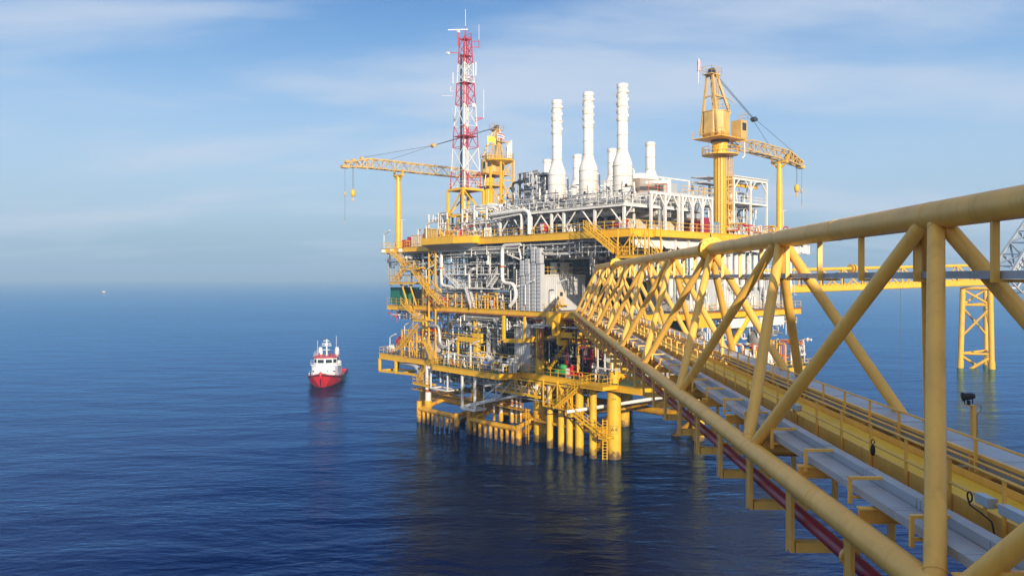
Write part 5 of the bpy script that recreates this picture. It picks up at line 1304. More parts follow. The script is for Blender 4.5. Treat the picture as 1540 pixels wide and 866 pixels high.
# left end of the main deck: green tank
gt = thing('green_tank', 'dark green box tank at the left end of the main deck', 'tank', (-0.6, 52.9, ZM), 'P')
g = MB().bx(-1.9, 1.6, 50.9, 55.5, ZM+0.1, 23.0)
for i in range(6): g.bx(-1.97, -1.9, 51.0+i*0.86, 51.1+i*0.86, ZM+0.15, 22.95)
part('body', g, 'green', gt)
part('lid', MB().bx(-1.95, 1.65, 50.85, 55.55, 23.0, 23.12), 'green', gt)
part('filler_cap', MB().tube((0, 53, 23.1), (0, 53, 23.5), 0.3, 14), 'dark', gt)
dk = MB().bx(-0.4, 2.6, 47.3, 50.2, ZM+0.1, 22.6).bx(-0.5, 2.7, 47.2, 50.3, 22.6, 22.75)
for i in range(4): dk.bx(-0.46, -0.4, 47.5+i*0.8, 47.6+i*0.8, ZM+0.1, 22.6)
single('dark_cabinet', dk, 'dark', 'dark cabinet beside the green tank on the main deck', 'cabinet', (1, 52, ZM))
# containers along the left end of the upper deck
def crate(x0, x1, y0, y1, z0, z1, mat, label, name='container'):
    t = thing(name, label, 'container', ((x0+x1)/2, (y0+y1)/2, z0), 'P', group='small containers along the upper deck edge')
    b_ = MB().bx(x0, x1, y0, y1, z0+0.01, z1); k = max(2, int((y1-y0)/0.5))
    for i in range(k+1):
        yy = y0+(y1-y0)*i/k; b_.bx(x0-0.06, x0, yy-0.06, yy+0.06, z0+0.02, z1-0.01)
    part('body', b_, mat, t)
    part('frame', MB().bar((x0-0.04, y0, z0), (x0-0.04, y0, z1), 0.14, 0.14).bar((x0-0.04, y1, z0), (x0-0.04, y1, z1), 0.14, 0.14).bar((x0-0.04, y0, z1), (x0-0.04, y1, z1), 0.14, 0.14), mat, t)
def ycol(px, x=-0.2, z=31.5): return at(px, 370, 'P', x=x)[1]
crate(-0.3, 1.6, ycol(612), ycol(606), ZL, ZL+1.4, 'red', 'small red container nearest the left boom rest')
crate(-0.3, 1.6, ycol(619), ycol(614), ZL, ZL+1.9, 'red', 'second red container along the upper deck edge')
crate(-1.2, 1.2, ycol(630, -1), ycol(621, -1), ZL, ZL+2.1, 'beige', 'beige container between the red ones on the upper deck edge')
crate(-1.2, 1.2, ycol(637, -1), ycol(631, -1), ZL, ZL+2.1, 'beige', 'second beige container beside the narrow red cabinet')
crate(-1.2, 1.2, ycol(640, -1), ycol(638, -1), ZL, ZL+2.2, 'red', 'narrow red cabinet on the upper deck edge')
crate(-1.3, 1.6, ycol(650, -1), ycol(641, -1), ZL, ZL+3.1, 'tan', 'tan framed container left of the mast tower')
crate(-1.3, 1.6, ycol(659, -1), ycol(651, -1), ZL, ZL+2.9, 'tan', 'taller tan framed container right beside the mast tower')
# modules on the south face of the top
def module_frame(label, x0, x1, y0, y1, z0, z1, n, name='module_frame', mid=None):
    t = thing(name, label, 'steel frame', (x0, y0, z0), 'P', group='white steel frames on the top deck')
    for i in range(n+1):
        x = x0+(x1-x0)*i/n
        for y in (y0, y1): part('column', MB().bar((x, y, z0), (x, y, z1), 0.32, 0.32), 'white', t)
    tb = MB()
    for y in (y0, y1): tb.ibeam((x0-0.3, y, z1+0.4), (x1+0.3, y, z1+0.4), 0.4, 0.25, 0.06)
    for i in range(n+1):
        x = x0+(x1-x0)*i/n; tb.bar((x, y0, z1+0.1), (x, y1, z1+0.1), 0.22, 0.3)
    part('roof_beam', tb, 'white', t)
    br_ = MB()
    for i in range(n):
        xa, xb = x0+(x1-x0)*i/n, x0+(x1-x0)*(i+1)/n; d = min(1.6, (xb-xa)*0.4)
        br_.bar((xa, y0, z1-1.7), (xa+d, y0, z1), 0.18, 0.18).bar((xb, y0, z1-1.7), (xb-d, y0, z1), 0.18, 0.18)
    part('knee_brace', br_, 'white', t)
    if mid: part('mid_deck', MB().bx(x0-0.2, x1+0.2, y0-0.2, y1+0.2, mid-0.25, mid).rail([(x0, y0, mid), (x1, y0, mid), (x1, y1, mid)], w=0.06), 'white', t)
    return t
module_frame('white steel frame at the near corner of the upper deck right of the stacks', 2.6, 8.6, -4.4, 4, ZU, 36.4, 2)
module_frame('white steel frame with open bays between the stacks and the right crane', 9.4, 16.4, -4.4, 5, ZU, 36.4, 3)
part('roof_railing', MB().rail([(9.4, -4.4, 36.9), (16.4, -4.4, 36.9), (16.4, 4, 36.9)], w=0.06), 'yellow', pl)
hs = thing('air_intake_house', 'beige box air intake with brown louvres inside the white frame', 'air intake', (8, -2, 33), 'P')
part('housing', MB().bx(5.4, 9.2, -2.6, 3, 33.6, 36.2).bx(5.6, 7.0, -3.3, -2.6, 33.7, 35.8), 'silver', hs)
lv = MB()
for i in range(9): lv.bx(6.2, 8.9, -2.72, -2.6, 33.7+i*0.27, 33.83+i*0.27)
part('louvre', lv, 'brown', hs)
hs = thing('air_intake_house', 'second air intake box further right inside the white frame', 'air intake', (13, -2, 33), 'P')
part('housing', MB().bx(12.6, 16, -2.6, 3, 33.4, 36.0), 'silver', hs)
part('louvre', MB().bx(12.8, 15.8, -2.72, -2.6, 33.4, 33.7).bx(12.8, 15.8, -2.72, -2.6, 34.5, 34.7), 'brown', hs)
w = MB().bx(2.8, 15.5, 0.4, 0.7, ZU+0.01, 35.2)
for i in range(7): w.bx(3+i*1.9, 3.1+i*1.9, 0.34, 0.4, ZU+0.02, 35.1)
single('cladding_wall', w, 'beige', 'beige clad wall behind the white frame right of the stacks', 'wall', (8, 0.5, ZU))
ft = thing('filter_house', 'silver grey round topped filter housing above the white frame', 'filter house', (9, 1, 36.8), 'P')
part('body', MB().bx(6.6, 12.2, 1.0, 6, 36.85, 39.4), 'rustsilver', ft)
part('side_panel', MB().bx(11.0, 13.4, -0.4, 4.4, 36.9, 38.9), 'silver', ft)
part('fan_cowl', MB().lathe([(1.9, 39.4), (1.9, 39.9), (1.6, 40.3), (0.6, 40.4), (0, 40.4)], (9.2, 3.2, 0), n=24), 'white', ft)
part('duct', MB().bar((5.2, -1.0, 38.4), (10.5, -1.0, 38.9), 0.6, 0.4).bx(10.0, 10.7, -1.4, -0.6, 36.8, 39.2).bar((10.2, -1.0, 38.6), (9.2, -1, 39.2), 0.3, 0.3), 'white', ft)
part('railing', MB().rail([(3, -3.6, 36.9), (7, -3.6, 36.9)], 1.3), 'orange', ft)
single('shipping_container', MB().bx(17.2, 19.2, -1.8, 3.2, ZU+0.02, 34.0).bx(17.1, 19.3, -1.86, -1.8, ZU+0.02, 34.05), 'pipered', 'dark red shipping container behind the white frame near the right crane', 'container', (18, 0, ZU))
single('shipping_container', MB().bx(20.4, 22.8, -1.2, 2.2, ZU+0.02, 33.5).bx(20.3, 22.9, -1.26, -1.2, 33.4, 33.55), 'steelblue', 'blue grey container beside the right crane', 'container', (22, 0, ZU))
# right module: frame with tanks
module_frame('tall white two storey frame right of the right crane', 33.6, 43.6, 3.5, 12, ZU, 41.6, 2, mid=37.8)
part('roof', MB().add([(33.4, 3.3, 42.1), (43.9, 3.3, 42.1), (43.9, 12.2, 42.6), (33.4, 12.2, 42.6), (33.4, 3.3, 42.25), (43.9, 3.3, 42.25), (43.9, 12.2, 42.75), (33.4, 12.2, 42.75)], [(3, 2, 1, 0), (4, 5, 6, 7), (0, 1, 5, 4), (1, 2, 6, 5), (2, 3, 7, 6), (3, 0, 4, 7)]), 'white', pl)
part('crane_beam', MB().ibeam((35.4, 5, 41.3), (43.2, 5, 41.3), 0.6, 0.4), 'yellow', pl)
vessel('sphere_tank', (37.2, 6.0, 34.4), (37.2, 7.4, 34.4), 1.5, 'silver', 'rounded pale tank inside the white two storey frame on the right', 'tank')
vessel('upper_tank', (37.0, 6.0, 39.0), (37.0, 7.6, 39.0), 1.0, 'silver', 'smaller pale tank on the middle deck of the two storey frame', 'tank')
pipework('pipe_rack', 'white pipes on the lower storey of the two storey frame', (34, 43, 4, 11, ZU+0.1, 37), 40, W_, 21, rmax=0.16, vertical=0.6)
pipework('pipe_rack', 'white pipes on the middle deck of the two storey frame', (34, 43, 4, 11, 37.9, 41), 24, W_, 22, rmax=0.14, vertical=0.6)
pipework('pipe_rack', 'red and white pipes on the upper deck edge by the right boom rest', (26, 42, -4, 0, ZU+0.1, 33.4), 40, ['white', 'red', 'grey', 'yellow', 'white'], 23, rmax=0.12, vertical=0.6)
# south face below the upper deck: vertical white cylinders, cladding, skids
for i in range(5):
    x = at(1012+i*10.5, 400, 'P', y=-3.0)[0]
    vessel('filter_vessel', (x, -2.6, 22.4), (x, -2.6, 28.6), 0.43, 'white', ['first', 'second', 'third', 'fourth', 'fifth'][i] + ' from the left of the white upright vessels behind the flanged bridge tube', 'vessel', group='white upright vessels on the right face')
for i in range(6):
    x = at(1099+i*9.5, 400, 'P', y=-2.4)[0]
    vessel('filter_vessel', (x, -2.2, 23.5), (x, -2.2, 29.0), 0.42, 'white', ['first', 'second', 'third', 'fourth', 'fifth', 'sixth'][i] + ' from the left of the white upright vessels right of the flanged bridge joint', 'vessel', group='white upright vessels on the right face')
t = thing('living_module', 'pale clad module with many door panels on the right face behind the footbridge', 'module', (28, -1, ZM), 'P')
w = MB().bx(14, 41, -1.5, 6, ZM+0.02, 25.6)
for i in range(30): w.bx(14.1+i*0.9, 14.2+i*0.9, -1.57, -1.5, ZM+0.05, 25.5)
part('wall', w, 'pale', t)
for i in range(8): part('door', MB().bx(15.2+i*3.2, 16.3+i*3.2, -1.62, -1.575, ZM+0.1, ZM+2.3), 'white', t)
part('roof', MB().bx(13.8, 41.2, -1.8, 6.2, 25.6, 25.85), 'white', t)
part('top_rail', MB().rail([(14, -1.7, 25.85), (41, -1.7, 25.85)], w=0.06), 'white', t)
pipework('pipe_rack', 'white pipes between the upright vessels and the pale module', (9, 41, -3.4, -1.8, 20.2, 29.8), 70, W_, 24, rmax=0.14, vertical=0.6)
pipework('pipe_rack', 'yellow and white pipes on the right face near the footbridge landing', (5, 14, -3.6, 0, 24.6, 29.4), 36, D_+['white', 'yellow', 'yellow'], 25, rmax=0.16, vertical=0.6)
part('red_kerb', MB().bx(8, 42, -4.35, -4.2, ZM-0.1, ZM+0.05), 'rust', pl)
for i in range(2):
    part('tilted_panel', MB().bx(20+i*9, 27+i*9, -4.5, -4.3, ZM-2.6, ZM-1.2), 'white', pl)
part('yellow_box', MB().bx(12.5, 15.0, -5.0, -4.3, ZM-2.2, ZM-0.2), 'yellow', pl)
vessel('white_sphere', (30, -3.2, 15.0), (31.2, -3.2, 15.0), 1.7, 'silver', 'large pale round ended vessel under the main deck on the right', 'vessel')
pipework('pipe_rack', 'white pipes under the main deck on the right face', (16, 42, -4, -1, 15.5, 18.7), 60, W_, 26, rmax=0.15, vertical=0.4)
pipework('pipe_rack', 'orange and white equipment pipes on the cellar deck at the far right', (20, 43, -5.5, -1, ZC1+0.1, 14.5), 80, ['white', 'orange', 'white', 'yellow', 'silver', 'white'], 27, rmax=0.2, vertical=0.6)
valves(1150, 530, 36, 'white and orange valves at the right end of the cellar deck behind the footbridge', 9, 1.8, 9, 'white', ZC1)
crn = thing('beige_cabin', 'beige cabin under the main deck behind the footbridge', 'cabin', (14, -3, ZC1), 'P')
part('wall', MB().bx(9, 22, -3.4, 2, ZC1+0.02, 13.4), 'white', crn)
part('roof', MB().bx(8.8, 22.2, -3.6, 2.2, 13.4, 13.6), 'beige', crn)
part('door', MB().bx(12, 13, -3.46, -3.4, ZC1+0.1, ZC1+2.2), 'grey', crn)
# cylinders under the deck seen in the right gap, risers into the water
for i, (px, py, xx, r) in enumerate(((770, 640, -1.0, 0.24), (777, 640, -0.8, 0.16), (783, 640, -0.6, 0.16), (753.5, 635, -1.6, 0.28), (743, 630, -2.2, 0.16), (728, 628, -2.6, 0.15), (644, 606, -3.4, 0.52))):
    a = P_(px, py, xx)
    t = thing('riser_pipe', ['thick white riser with dark bands', 'thin white riser right of the thick one', 'rightmost thin white riser by the yellow ladder', 'white riser with a yellow foot and rust bands', 'thin white riser beside the white hung rack', 'leftmost thin white riser beside the white hung rack', 'wide white riser at the far left above the fender'][i], 'riser', (a[0], a[1], 0), 'P', group='white risers below the cellar deck')
    part('pipe', MB().tube((a[0], a[1], 3.4), (a[0], a[1], 9.6), r, 14), 'white', t)
    part('splash_sleeve', MB().tube((a[0], a[1], 2.2), (a[0], a[1], 3.5), r*1.35, 14), 'splash', t)
    part('lower_pipe', MB().tube((a[0], a[1], -3), (a[0], a[1], 2.2), r, 14), 'dark', t)
    part('band', MB().tube((a[0], a[1], 5.0), (a[0], a[1], 5.5), r*1.04, 14), 'rust', t)
# deck lamps: pole, arm and tube
def decklamp(px, pyb, h, x, label, arm=1.7, n=[0]):
    a = P_(px, pyb, x); n[0] += 1
    t = thing('deck_lamp', label, 'deck lamp', a, 'P', group='white deck lamps on poles')
    part('pole', MB().tube(a, (a[0], a[1], a[2]+h), 0.085, 8), 'lamp', t)
    part('arm', MB().bar((a[0], a[1], a[2]+h), (a[0], a[1]-0.5, a[2]+h+0.25), 0.09, 0.09), 'lamp', t)
    part('tube_light', MB().bar((a[0], a[1]-0.4, a[2]+h+0.2), (a[0], a[1]-0.4-arm, a[2]+h+0.75), 0.22, 0.2), 'lamp', t)
decklamp(577.5, 373, 2.6, -0.7, 'white deck lamp at the far left corner of the upper deck')
decklamp(641, 370, 3.6, -2.0, 'white deck lamp on the upper deck above the containers')
decklamp(641, 428, 2.6, -2.6, 'white deck lamp at the stair column between upper and main decks')
decklamp(608.5, 530, 5.0, -1.8, 'tall white deck lamp at the left end of the cellar deck')
decklamp(586.5, 530, 2.9, -1.8, 'shorter white deck lamp by the red drum on the cellar deck')
decklamp(652, 460, 2.2, -2.0, 'white deck lamp on the main deck left of the portal frames')
decklamp(708, 551, 3.4, -5.5, 'white deck lamp on the cellar deck rail left of the valves')
decklamp(675, 546, 3.4, -5.5, 'white deck lamp on the cellar deck beside the yellow stairs')
decklamp(790, 458, 3.0, -2.2, 'white deck lamp on the main deck rail in front of the ducts')
decklamp(837, 458, 3.0, -1.2, 'white deck lamp on the main deck rail in front of the cabin door')
decklamp(768, 462, 2.6, -2.0, 'white deck lamp at the foot of the S bend pipe')
decklamp(826, 545, 3.6, 1.0, 'white deck lamp on the near part of the cellar deck')
# yellow upright gallows on the cellar deck and grey pipe loop at its right end
loop('yellow upright pipe frame on the cellar deck below the footbridge', [P_(869, 560, 1.6), P_(869, 519, 1.6), P_(896, 521, 1.6), P_(896, 560, 1.6)], 0.16, 'yellow')
loop('grey hooped pipe inside the yellow pipe frame on the cellar deck', [P_(880, 534, 2.4), P_(880, 521, 2.4), P_(894, 521, 2.4)], 0.2, 'silver')
hr = MB(); a = P_(899, 556, -1.2)
hr.rail([a, (a[0], a[1]-4.0, a[2])], 3.0, step=1.4, w=0.16, bars=(0.3, 3.0)); hr.lathe([(0.35, -0.1), (0.5, 0), (0.35, 0.1)], (a[0], a[1]-2.0, a[2]+1.6), (1, 0, 0), 16)
single('hose_rack', hr, 'white', 'white frame with a hose reel on the near cellar platform', 'hose reel', a)

# more gear on the decks
pipework('pipe_rack', 'yellow and white pipes and valves at the left of the cellar deck', (-1.5, 5, 37, 50, ZC1+0.2, 14.8), 44, ['yellow', 'white', 'grey', 'yellow', 'silver', 'red'], 31, rmax=0.14, vertical=0.6)
pipework('pipe_rack', 'thin white and red pipes hanging under the left end of the main deck', (-1.8, 4, 46, 55.5, 17.2, 18.8), 26, ['white', 'grey', 'red', 'white'], 32, rmax=0.09, vertical=0.4)
pipework('pipe_rack', 'thin white pipes and cables on the main deck in front of the steel frame', (-1.3, 0.4, 21, 44, ZM+0.1, 22.6), 46, ['white', 'grey', 'silver', 'yellow', 'red'], 33, rmax=0.08, vertical=0.6)
pipework('pipe_rack', 'row of small white pipes just under the upper deck edge', (-1.9, 1, 4, 40, 28.6, 30.1), 50, ['white', 'white', 'grey', 'white', 'silver'], 34, rmax=0.10, vertical=0.35)
pipework('pipe_rack', 'yellow and grey pipes on the cellar deck between the valves', (-4.8, 0, 19, 35.5, ZC1+0.1, 12.6), 40, ['yellow', 'grey', 'white', 'silver', 'grey'], 35, rmax=0.12, vertical=0.6)
pipework('pipe_rack', 'black and white pipes below the cellar deck near the riser pipes', (-2.5, 4, 10, 46, 6.6, 9.2), 40, ['dark', 'white', 'dark', 'grey'], 36, rmax=0.12, vertical=0.45)
def hosebox(p, label):
    t = thing('hose_cabinet', label, 'hose cabinet', p, 'P', group='red hose cabinets on the deck rails'); x, y, z = p
    part('box', MB().bx(x-0.25, x+0.25, y-0.5, y+0.5, z+0.3, z+1.5), 'red', t)
    part('door', MB().bx(x-0.28, x-0.255, y-0.42, y+0.42, z+0.4, z+1.4), 'white', t)
    part('stand', MB().bx(x-0.15, x+0.15, y-0.4, y+0.4, z+0.01, z+0.3), 'grey', t)
hosebox((-1.2, 25.2, ZM), 'red hose cabinet between the yellow portal frames on the main deck')
hosebox((-1.7, 33.6, ZU), 'red hose cabinet at the foot of the yellow mast tower')
hosebox((-1.7, 12.6, ZU), 'red hose cabinet on the upper deck below the middle tall stack')
hosebox((-0.9, 8.0, ZC1), 'red hose cabinet on the cellar deck near the green pump')
hosebox((-1.2, 44.2, ZM), 'red hose cabinet on the main deck beside the stair column')
def lifebuoy(p, label, ax=(-1, 0, 0)):
    t = thing('lifebuoy', label, 'lifebuoy', p, 'P', group='orange lifebuoys on the rails'); pts = []
    u = Vector(ax).normalized(); e1 = Vector((0, 0, 1)); e2 = u.cross(e1)
    for i in range(17): a = 2*math.pi*i/16; pts.append(Vector(p) + e1*0.36*math.cos(a) + e2*0.36*math.sin(a))
    part('ring', MB().pipe(pts, 0.085, 8, 0.05), 'orange', t)
lifebuoy((-1.75, 17.0, ZM+0.7), 'orange lifebuoy on the main deck rail in front of the cabin')
lifebuoy((-2.1, 54.5, ZC1+0.7), 'orange lifebuoy on the left rail of the cellar deck')
lifebuoy((-5.75, 30.0, ZC1+0.7), 'orange lifebuoy on the cellar deck rail below the hung yellow frame')
lifebuoy((-1.45, 5.0, ZC1+0.7), 'orange lifebuoy on the cellar deck rail near the footbridge')
def bottles(p, n, mat, label):
    t = thing('gas_bottle_rack', label, 'gas bottles', p, 'P'); x, y, z = p
    part('rack', MB().bar((x-0.3, y-0.2, z+1.1), (x-0.3, y+n*0.32, z+1.1), 0.06, 0.06).bx(x-0.32, x+0.3, y-0.2, y+n*0.32, z+0.01, z+0.08), 'yellow', t)
    for i in range(n): part('bottle', MB().lathe([(0.13, 0.09), (0.13, 1.35), (0.05, 1.5), (0.05, 1.62), (0, 1.62)], (x, y+i*0.32, z), n=10), mat, t)
bottles((-0.9, 38.0, ZM), 6, 'red', 'rack of red gas bottles on the main deck left of the portal frames')
bottles((-4.9, 21.5, ZC1), 5, 'blue', 'rack of blue gas bottles on the cellar deck behind the rail')
bottles((-1.4, 25.5, ZU), 6, 'white', 'rack of white gas bottles on the upper deck under the white bent pipe')

pipework('pipe_rack', 'fine white tubing and dark tubes standing in for shaded gaps between the big white pipes on the left face', (-1.2, 2.5, 21, 41, 23.0, 29.8), 60, ['white', 'dark', 'grey', 'white', 'dark'], 41, rmax=0.07, rmin=0.035, vertical=0.55)
pipework('pipe_rack', 'fine yellow and white tubing between cellar and main decks', (-1.0, 3, 18, 44, 12, 18.6), 56, ['white', 'yellow', 'dark', 'grey', 'dark'], 42, rmax=0.08, rmin=0.04, vertical=0.6)
pipework('pipe_rack', 'fine tubing in the shade under the main deck by the footbridge', (-0.8, 8, 1, 17, 12.5, 18.6), 46, ['dark', 'yellow', 'dark', 'pipered', 'grey'], 43, rmax=0.09, rmin=0.04, vertical=0.55)
pipework('pipe_rack', 'fine white tubing on top of the white stack deck front edge', (-1.5, 2, -3, 23, ZW+0.1, 37.4), 46, ['white', 'grey', 'silver', 'dark'], 44, rmax=0.06, rmin=0.03, vertical=0.6)
pipework('pipe_rack', 'yellow tubing and rails at the foot of the mast tower', (-2, 3, 26, 40, ZU+0.1, 34.5), 36, ['yellow', 'white', 'grey', 'red'], 45, rmax=0.09, rmin=0.04, vertical=0.6)
# ------------------------------------------------------------------ second bridge, its trestle, flare boom, boats
a = Vector((30, 178, 20.6)); e = Vector((132, 220.5, 23.2)); d = (e-a); L_ = d.length; d.normalize(); sd = d.cross(Vector((0, 0, 1))).normalized(); up = Vector((0, 0, 1))
b2 = thing('flare_bridge', 'distant yellow truss bridge leading right towards the flare boom', 'bridge', tuple(a), 'W')
H = 5.2; Wd = 3.0
part('top_chord', MB().tube(a+up*H, e+up*H, 0.42, 14), 'yellow', b2)
for s_ in (-1, 1): part('bottom_chord', MB().tube(a+sd*Wd*s_, e+sd*Wd*s_, 0.34, 12), 'yellow', b2)
part('side_plate', MB().bar(a-sd*Wd*-1.02+up*0.7, e+sd*Wd*1.02+up*0.7, 0.1, 1.0).bar(a-sd*Wd*1.02+up*0.9, e-sd*Wd*1.02+up*0.9, 0.1, 0.9), 'yellow', b2)
n = 16
for i in range(n):
    p0 = a+d*(L_*i/n); p1 = a+d*(L_*(i+0.5)/n); p2 = a+d*(L_*(i+1)/n)
    for s_ in (-1, 1):
        part('diagonal_brace', MB().tube(p0+sd*Wd*s_, p1+up*H, 0.2, 8).tube(p1+up*H, p2+sd*Wd*s_, 0.2, 8), 'yellow', b2)
    part('floor_beam', MB().bar(p0-sd*Wd, p0+sd*Wd, 0.3, 0.3), 'yellow', b2)
for q in (0.56,):
    p = a+d*L_*q+up*H
    part('flange', MB().tube(p-d*0.6, p-d*0.3, 1.15, 20).tube(p+d*0.3, p+d*0.6, 1.15, 20), 'yellow', b2)
part('handrail', MB().rail([tuple(a+sd*Wd*0.6+up*0.3), tuple(e+sd*Wd*0.6+up*0.3)], 1.1, step=3, w=0.08), 'yellow', b2)
tr = thing('bridge_trestle', 'yellow three legged trestle standing in the sea under the distant bridge', 'trestle', (129, 219, 0), 'W')
def wp(px, Y, z): return Vector(((px-CX)/F_PX*Y, Y, z))
L1, L2, L3 = (1448, 1443.5), (1482, 1483.5), (1489, 1492)
legs = []
for (pt_, pb), Y in ((L1, 218), (L2, 226), (L3, 215)):
    top = wp(pt_, Y, 22.2); bot = wp(pb, Y, -3); legs.append((top, bot))
    part('leg', MB().tube(bot, top, 0.72 if Y != 226 else 0.6, 16).tube(bot, bot.lerp(top, 0.2), 0.85, 16), 'yellow', tr)
def lz(k, z):
    t_, b_ = legs[k]; u = (z-b_.z)/(t_.z-b_.z); return b_.lerp(t_, u)
for i, j in ((0, 1), (1, 2), (2, 0)):
    for z in (4.0, 17.4, 21.8): part('horizontal_brace', MB().tube(lz(i, z), lz(j, z), 0.34, 10), 'yellow', tr)
    part('diagonal_brace', MB().tube(lz(i, 17.4), lz(j, 21.6), 0.3, 10), 'yellow', tr)
    part('diagonal_brace', MB().tube(lz(i, 16.8), lz(j, 8.6), 0.3, 10), 'yellow', tr)
    part('diagonal_brace', MB().tube(lz(i, 3.4), lz(j, -2), 0.4, 10), 'yellow', tr)
part('cap', MB().bar(lz(0, 22.1), lz(2, 22.1), 1.6, 0.6), 'yellow', tr)
fl = thing('flare_boom', 'grey lattice flare boom rising to the right at the edge of the photo', 'flare boom', tuple(wp(1500, 226, 24)), 'W')
f0 = wp(1510, 226, 22.8); f1 = wp(1605, 232, 54)
fm = MB(); S_ = lattice(fm, f0, f1, 7.0, 7.0, 4, 4, 9, 0.34, 0.2, up=(-0.85, -0.3, 0.55))
part('lattice', fm, 'tray', fl)
for k in range(3): part('flare_pipe', MB().tube(f0+Vector((1.2*k-1, -1.5, 0.6*k)), f1+Vector((1.2*k-1, -1.5, 0.6*k)), 0.35, 10), 'tray', fl)
part('boom_foot', MB().bar(wp(1500, 226, 22), wp(1530, 226, 22), 1.0, 0.6).bar(wp(1530, 226, 22), wp(1545, 226, 27), 0.6, 0.6).bar(wp(1495, 226, 25.2), wp(1560, 226, 25.6), 0.5, 0.5), 'tray', fl)
rp = thing('hanging_rope', 'thin dark rope hanging from the distant bridge to the sea', 'rope', tuple(wp(1354, 212, 0)), 'W')
part('line', MB().tube(wp(1354, 207, -1), wp(1354, 207, 22.4), 0.05, 5), 'rope', rp)

# ---- boats
def make_boat(name, pos, heading, s, label, small=False):
    """heading: direction of the bow in the ground plane; s: scale of a 25 m vessel"""
    ang = math.atan2(heading[1], heading[0])
    t = bpy.data.objects.new(name, None); COL.objects.link(t)
    t.matrix_world = Matrix.Translation(pos) @ Matrix.Rotation(ang, 4, 'Z') @ Matrix.Diagonal((s, s*(1 if small else 1.12), s*(1 if small else 0.92), 1))
    BASE[t.name] = (0, 0, 0); FR[t.name] = 'W'; _props(t, label, 'boat')
    # hull: x forward
    st = [(-12.5, 2.7, 3.0, 1.5, 0.3), (-8, 3.0, 3.2, 1.5, -0.5), (0, 3.1, 3.3, 1.7, -1.0), (5, 2.9, 3.2, 2.1, -1.0), (8.5, 2.0, 2.75, 2.6, -0.9), (11, 0.85, 1.75, 3.0, -0.7), (12.7, 0.06, 0.12, 3.5, 0.4)]
    h = MB(); rows = []
    for x, wb, wd, zd, zk in st:
        rows.append([(x, -wd, zd), (x+0, -wd*0.985, zd-0.55), (x-0.1, -wb, 0.3), (x-0.5, -wb*0.55, zk), (x-0.5, wb*0.55, zk), (x-0.1, wb, 0.3), (x, wd*0.985, zd-0.55), (x, wd, zd)])
    v = [p for r in rows for p in r]; k = 8
    fs = []
    for i in range(len(rows)-1):
        for j in range(k-1): fs.append((i*k+j, (i+1)*k+j, (i+1)*k+j+1, i*k+j+1))
    h.add(v, fs, 0, False); h.add(v[:k], [tuple(range(k))], 0)
    hull = part('hull', h, 'hullred', t)
    dk = MB()
    for i in range(len(rows)-1):
        z0, z1 = rows[i][0][2]-0.5, rows[i+1][0][2]-0.5
        dk.add([(rows[i][0][0], -st[i][2]*0.97, z0), (rows[i+1][0][0], -st[i+1][2]*0.97, z1), (rows[i+1][0][0], st[i+1][2]*0.97, z1), (rows[i][0][0], st[i][2]*0.97, z0)], [(0, 1, 2, 3)])
    part('deck', dk, 'hullred', t)
    fe = MB()
    for sg in (-1, 1):
        for i in range(len(rows)-1): fe.tube((st[i][0], sg*(st[i][2]+0.02), st[i][3]-0.35), (st[i+1][0], sg*(st[i+1][2]+0.02), st[i+1][3]-0.35), 0.17, 8)
    part('rubbing_strake', fe, 'black', hull)
    # deck house
    dh = MB().prism([(-6, -2.5), (5.0, -2.6), (6.5, -2.2), (7.0, 0), (6.5, 2.2), (5.0, 2.6), (-6, 2.5)], 1.3, 4.3)
    house = part('deck_house', dh, 'boatwhite', t)
    part('red_trim', MB().prism([(4.4, -2.56), (6.46, -1.95), (7.06, 0), (6.46, 1.95), (4.4, 2.56), (4.4, 2.5), (6.4, 1.9), (7.0, 0), (6.4, -1.9), (4.4, -2.5)], 2.25, 2.42), 'hullred', house)
    wh = part('wheelhouse', MB().prism([(-2, -2.1), (3.2, -2.3), (4.4, -1.6), (4.7, 0), (4.4, 1.6), (3.2, 2.3), (-2, 2.1)], 4.3, 6.3), 'boatwhite', t)
    pts = [(3.25, -2.24), (4.43, -1.58), (4.73, -0.03), (4.73, 0.03), (4.43, 1.58), (3.25, 2.24)]
    for p, q in ((0, 1), (1, 2), (3, 4), (4, 5)):
        a_ = Vector((*pts[p], 5.45)); b_ = Vector((*pts[q], 5.45))
        part('window', MB().bar(a_.lerp(b_, 0.1), a_.lerp(b_, 0.9), 0.06, 0.85), 'glass', wh)
    for sg in (-1, 1):
        for i in range(3): part('window', MB().bx(-1.6+i*1.6, -0.5+i*1.6, sg*2.17-0.08, sg*2.17+0.1, 5.05, 5.9), 'glass', wh)
    part('roof', MB().prism([(-2.2, -2.3), (3.4, -2.5), (4.8, -1.7), (5.1, 0), (4.8, 1.7), (3.4, 2.5), (-2.2, 2.3)], 6.3, 6.5), 'hullred', wh)
    ms = MB().tube((0.8, 0, 6.5), (0.8, 0, 10.6), 0.16, 8).bar((0.8, -1.0, 9.0), (0.8, 1.0, 9.0), 0.14, 0.14).bar((0.8, -0.7, 10.2), (0.8, 0.7, 10.2), 0.12, 0.12).tube((-0.6, 0, 6.5), (0.7, 0, 9.6), 0.1, 6)
    part('mast', ms, 'boatwhite', t)
    part('radar', MB().bx(0.9, 1.3, -0.2, 0.2, 9.0, 9.4).bar((1.1, -0.9, 9.5), (1.1, 0.9, 9.5), 0.2, 0.16), 'boatwhite', t)
    part('navigation_light', MB().tube((0.8, 0, 10.6), (0.8, 0, 10.9), 0.12, 8).tube((0.8, 0.6, 10.2), (0.8, 0.6, 10.5), 0.1, 8), 'black', t)
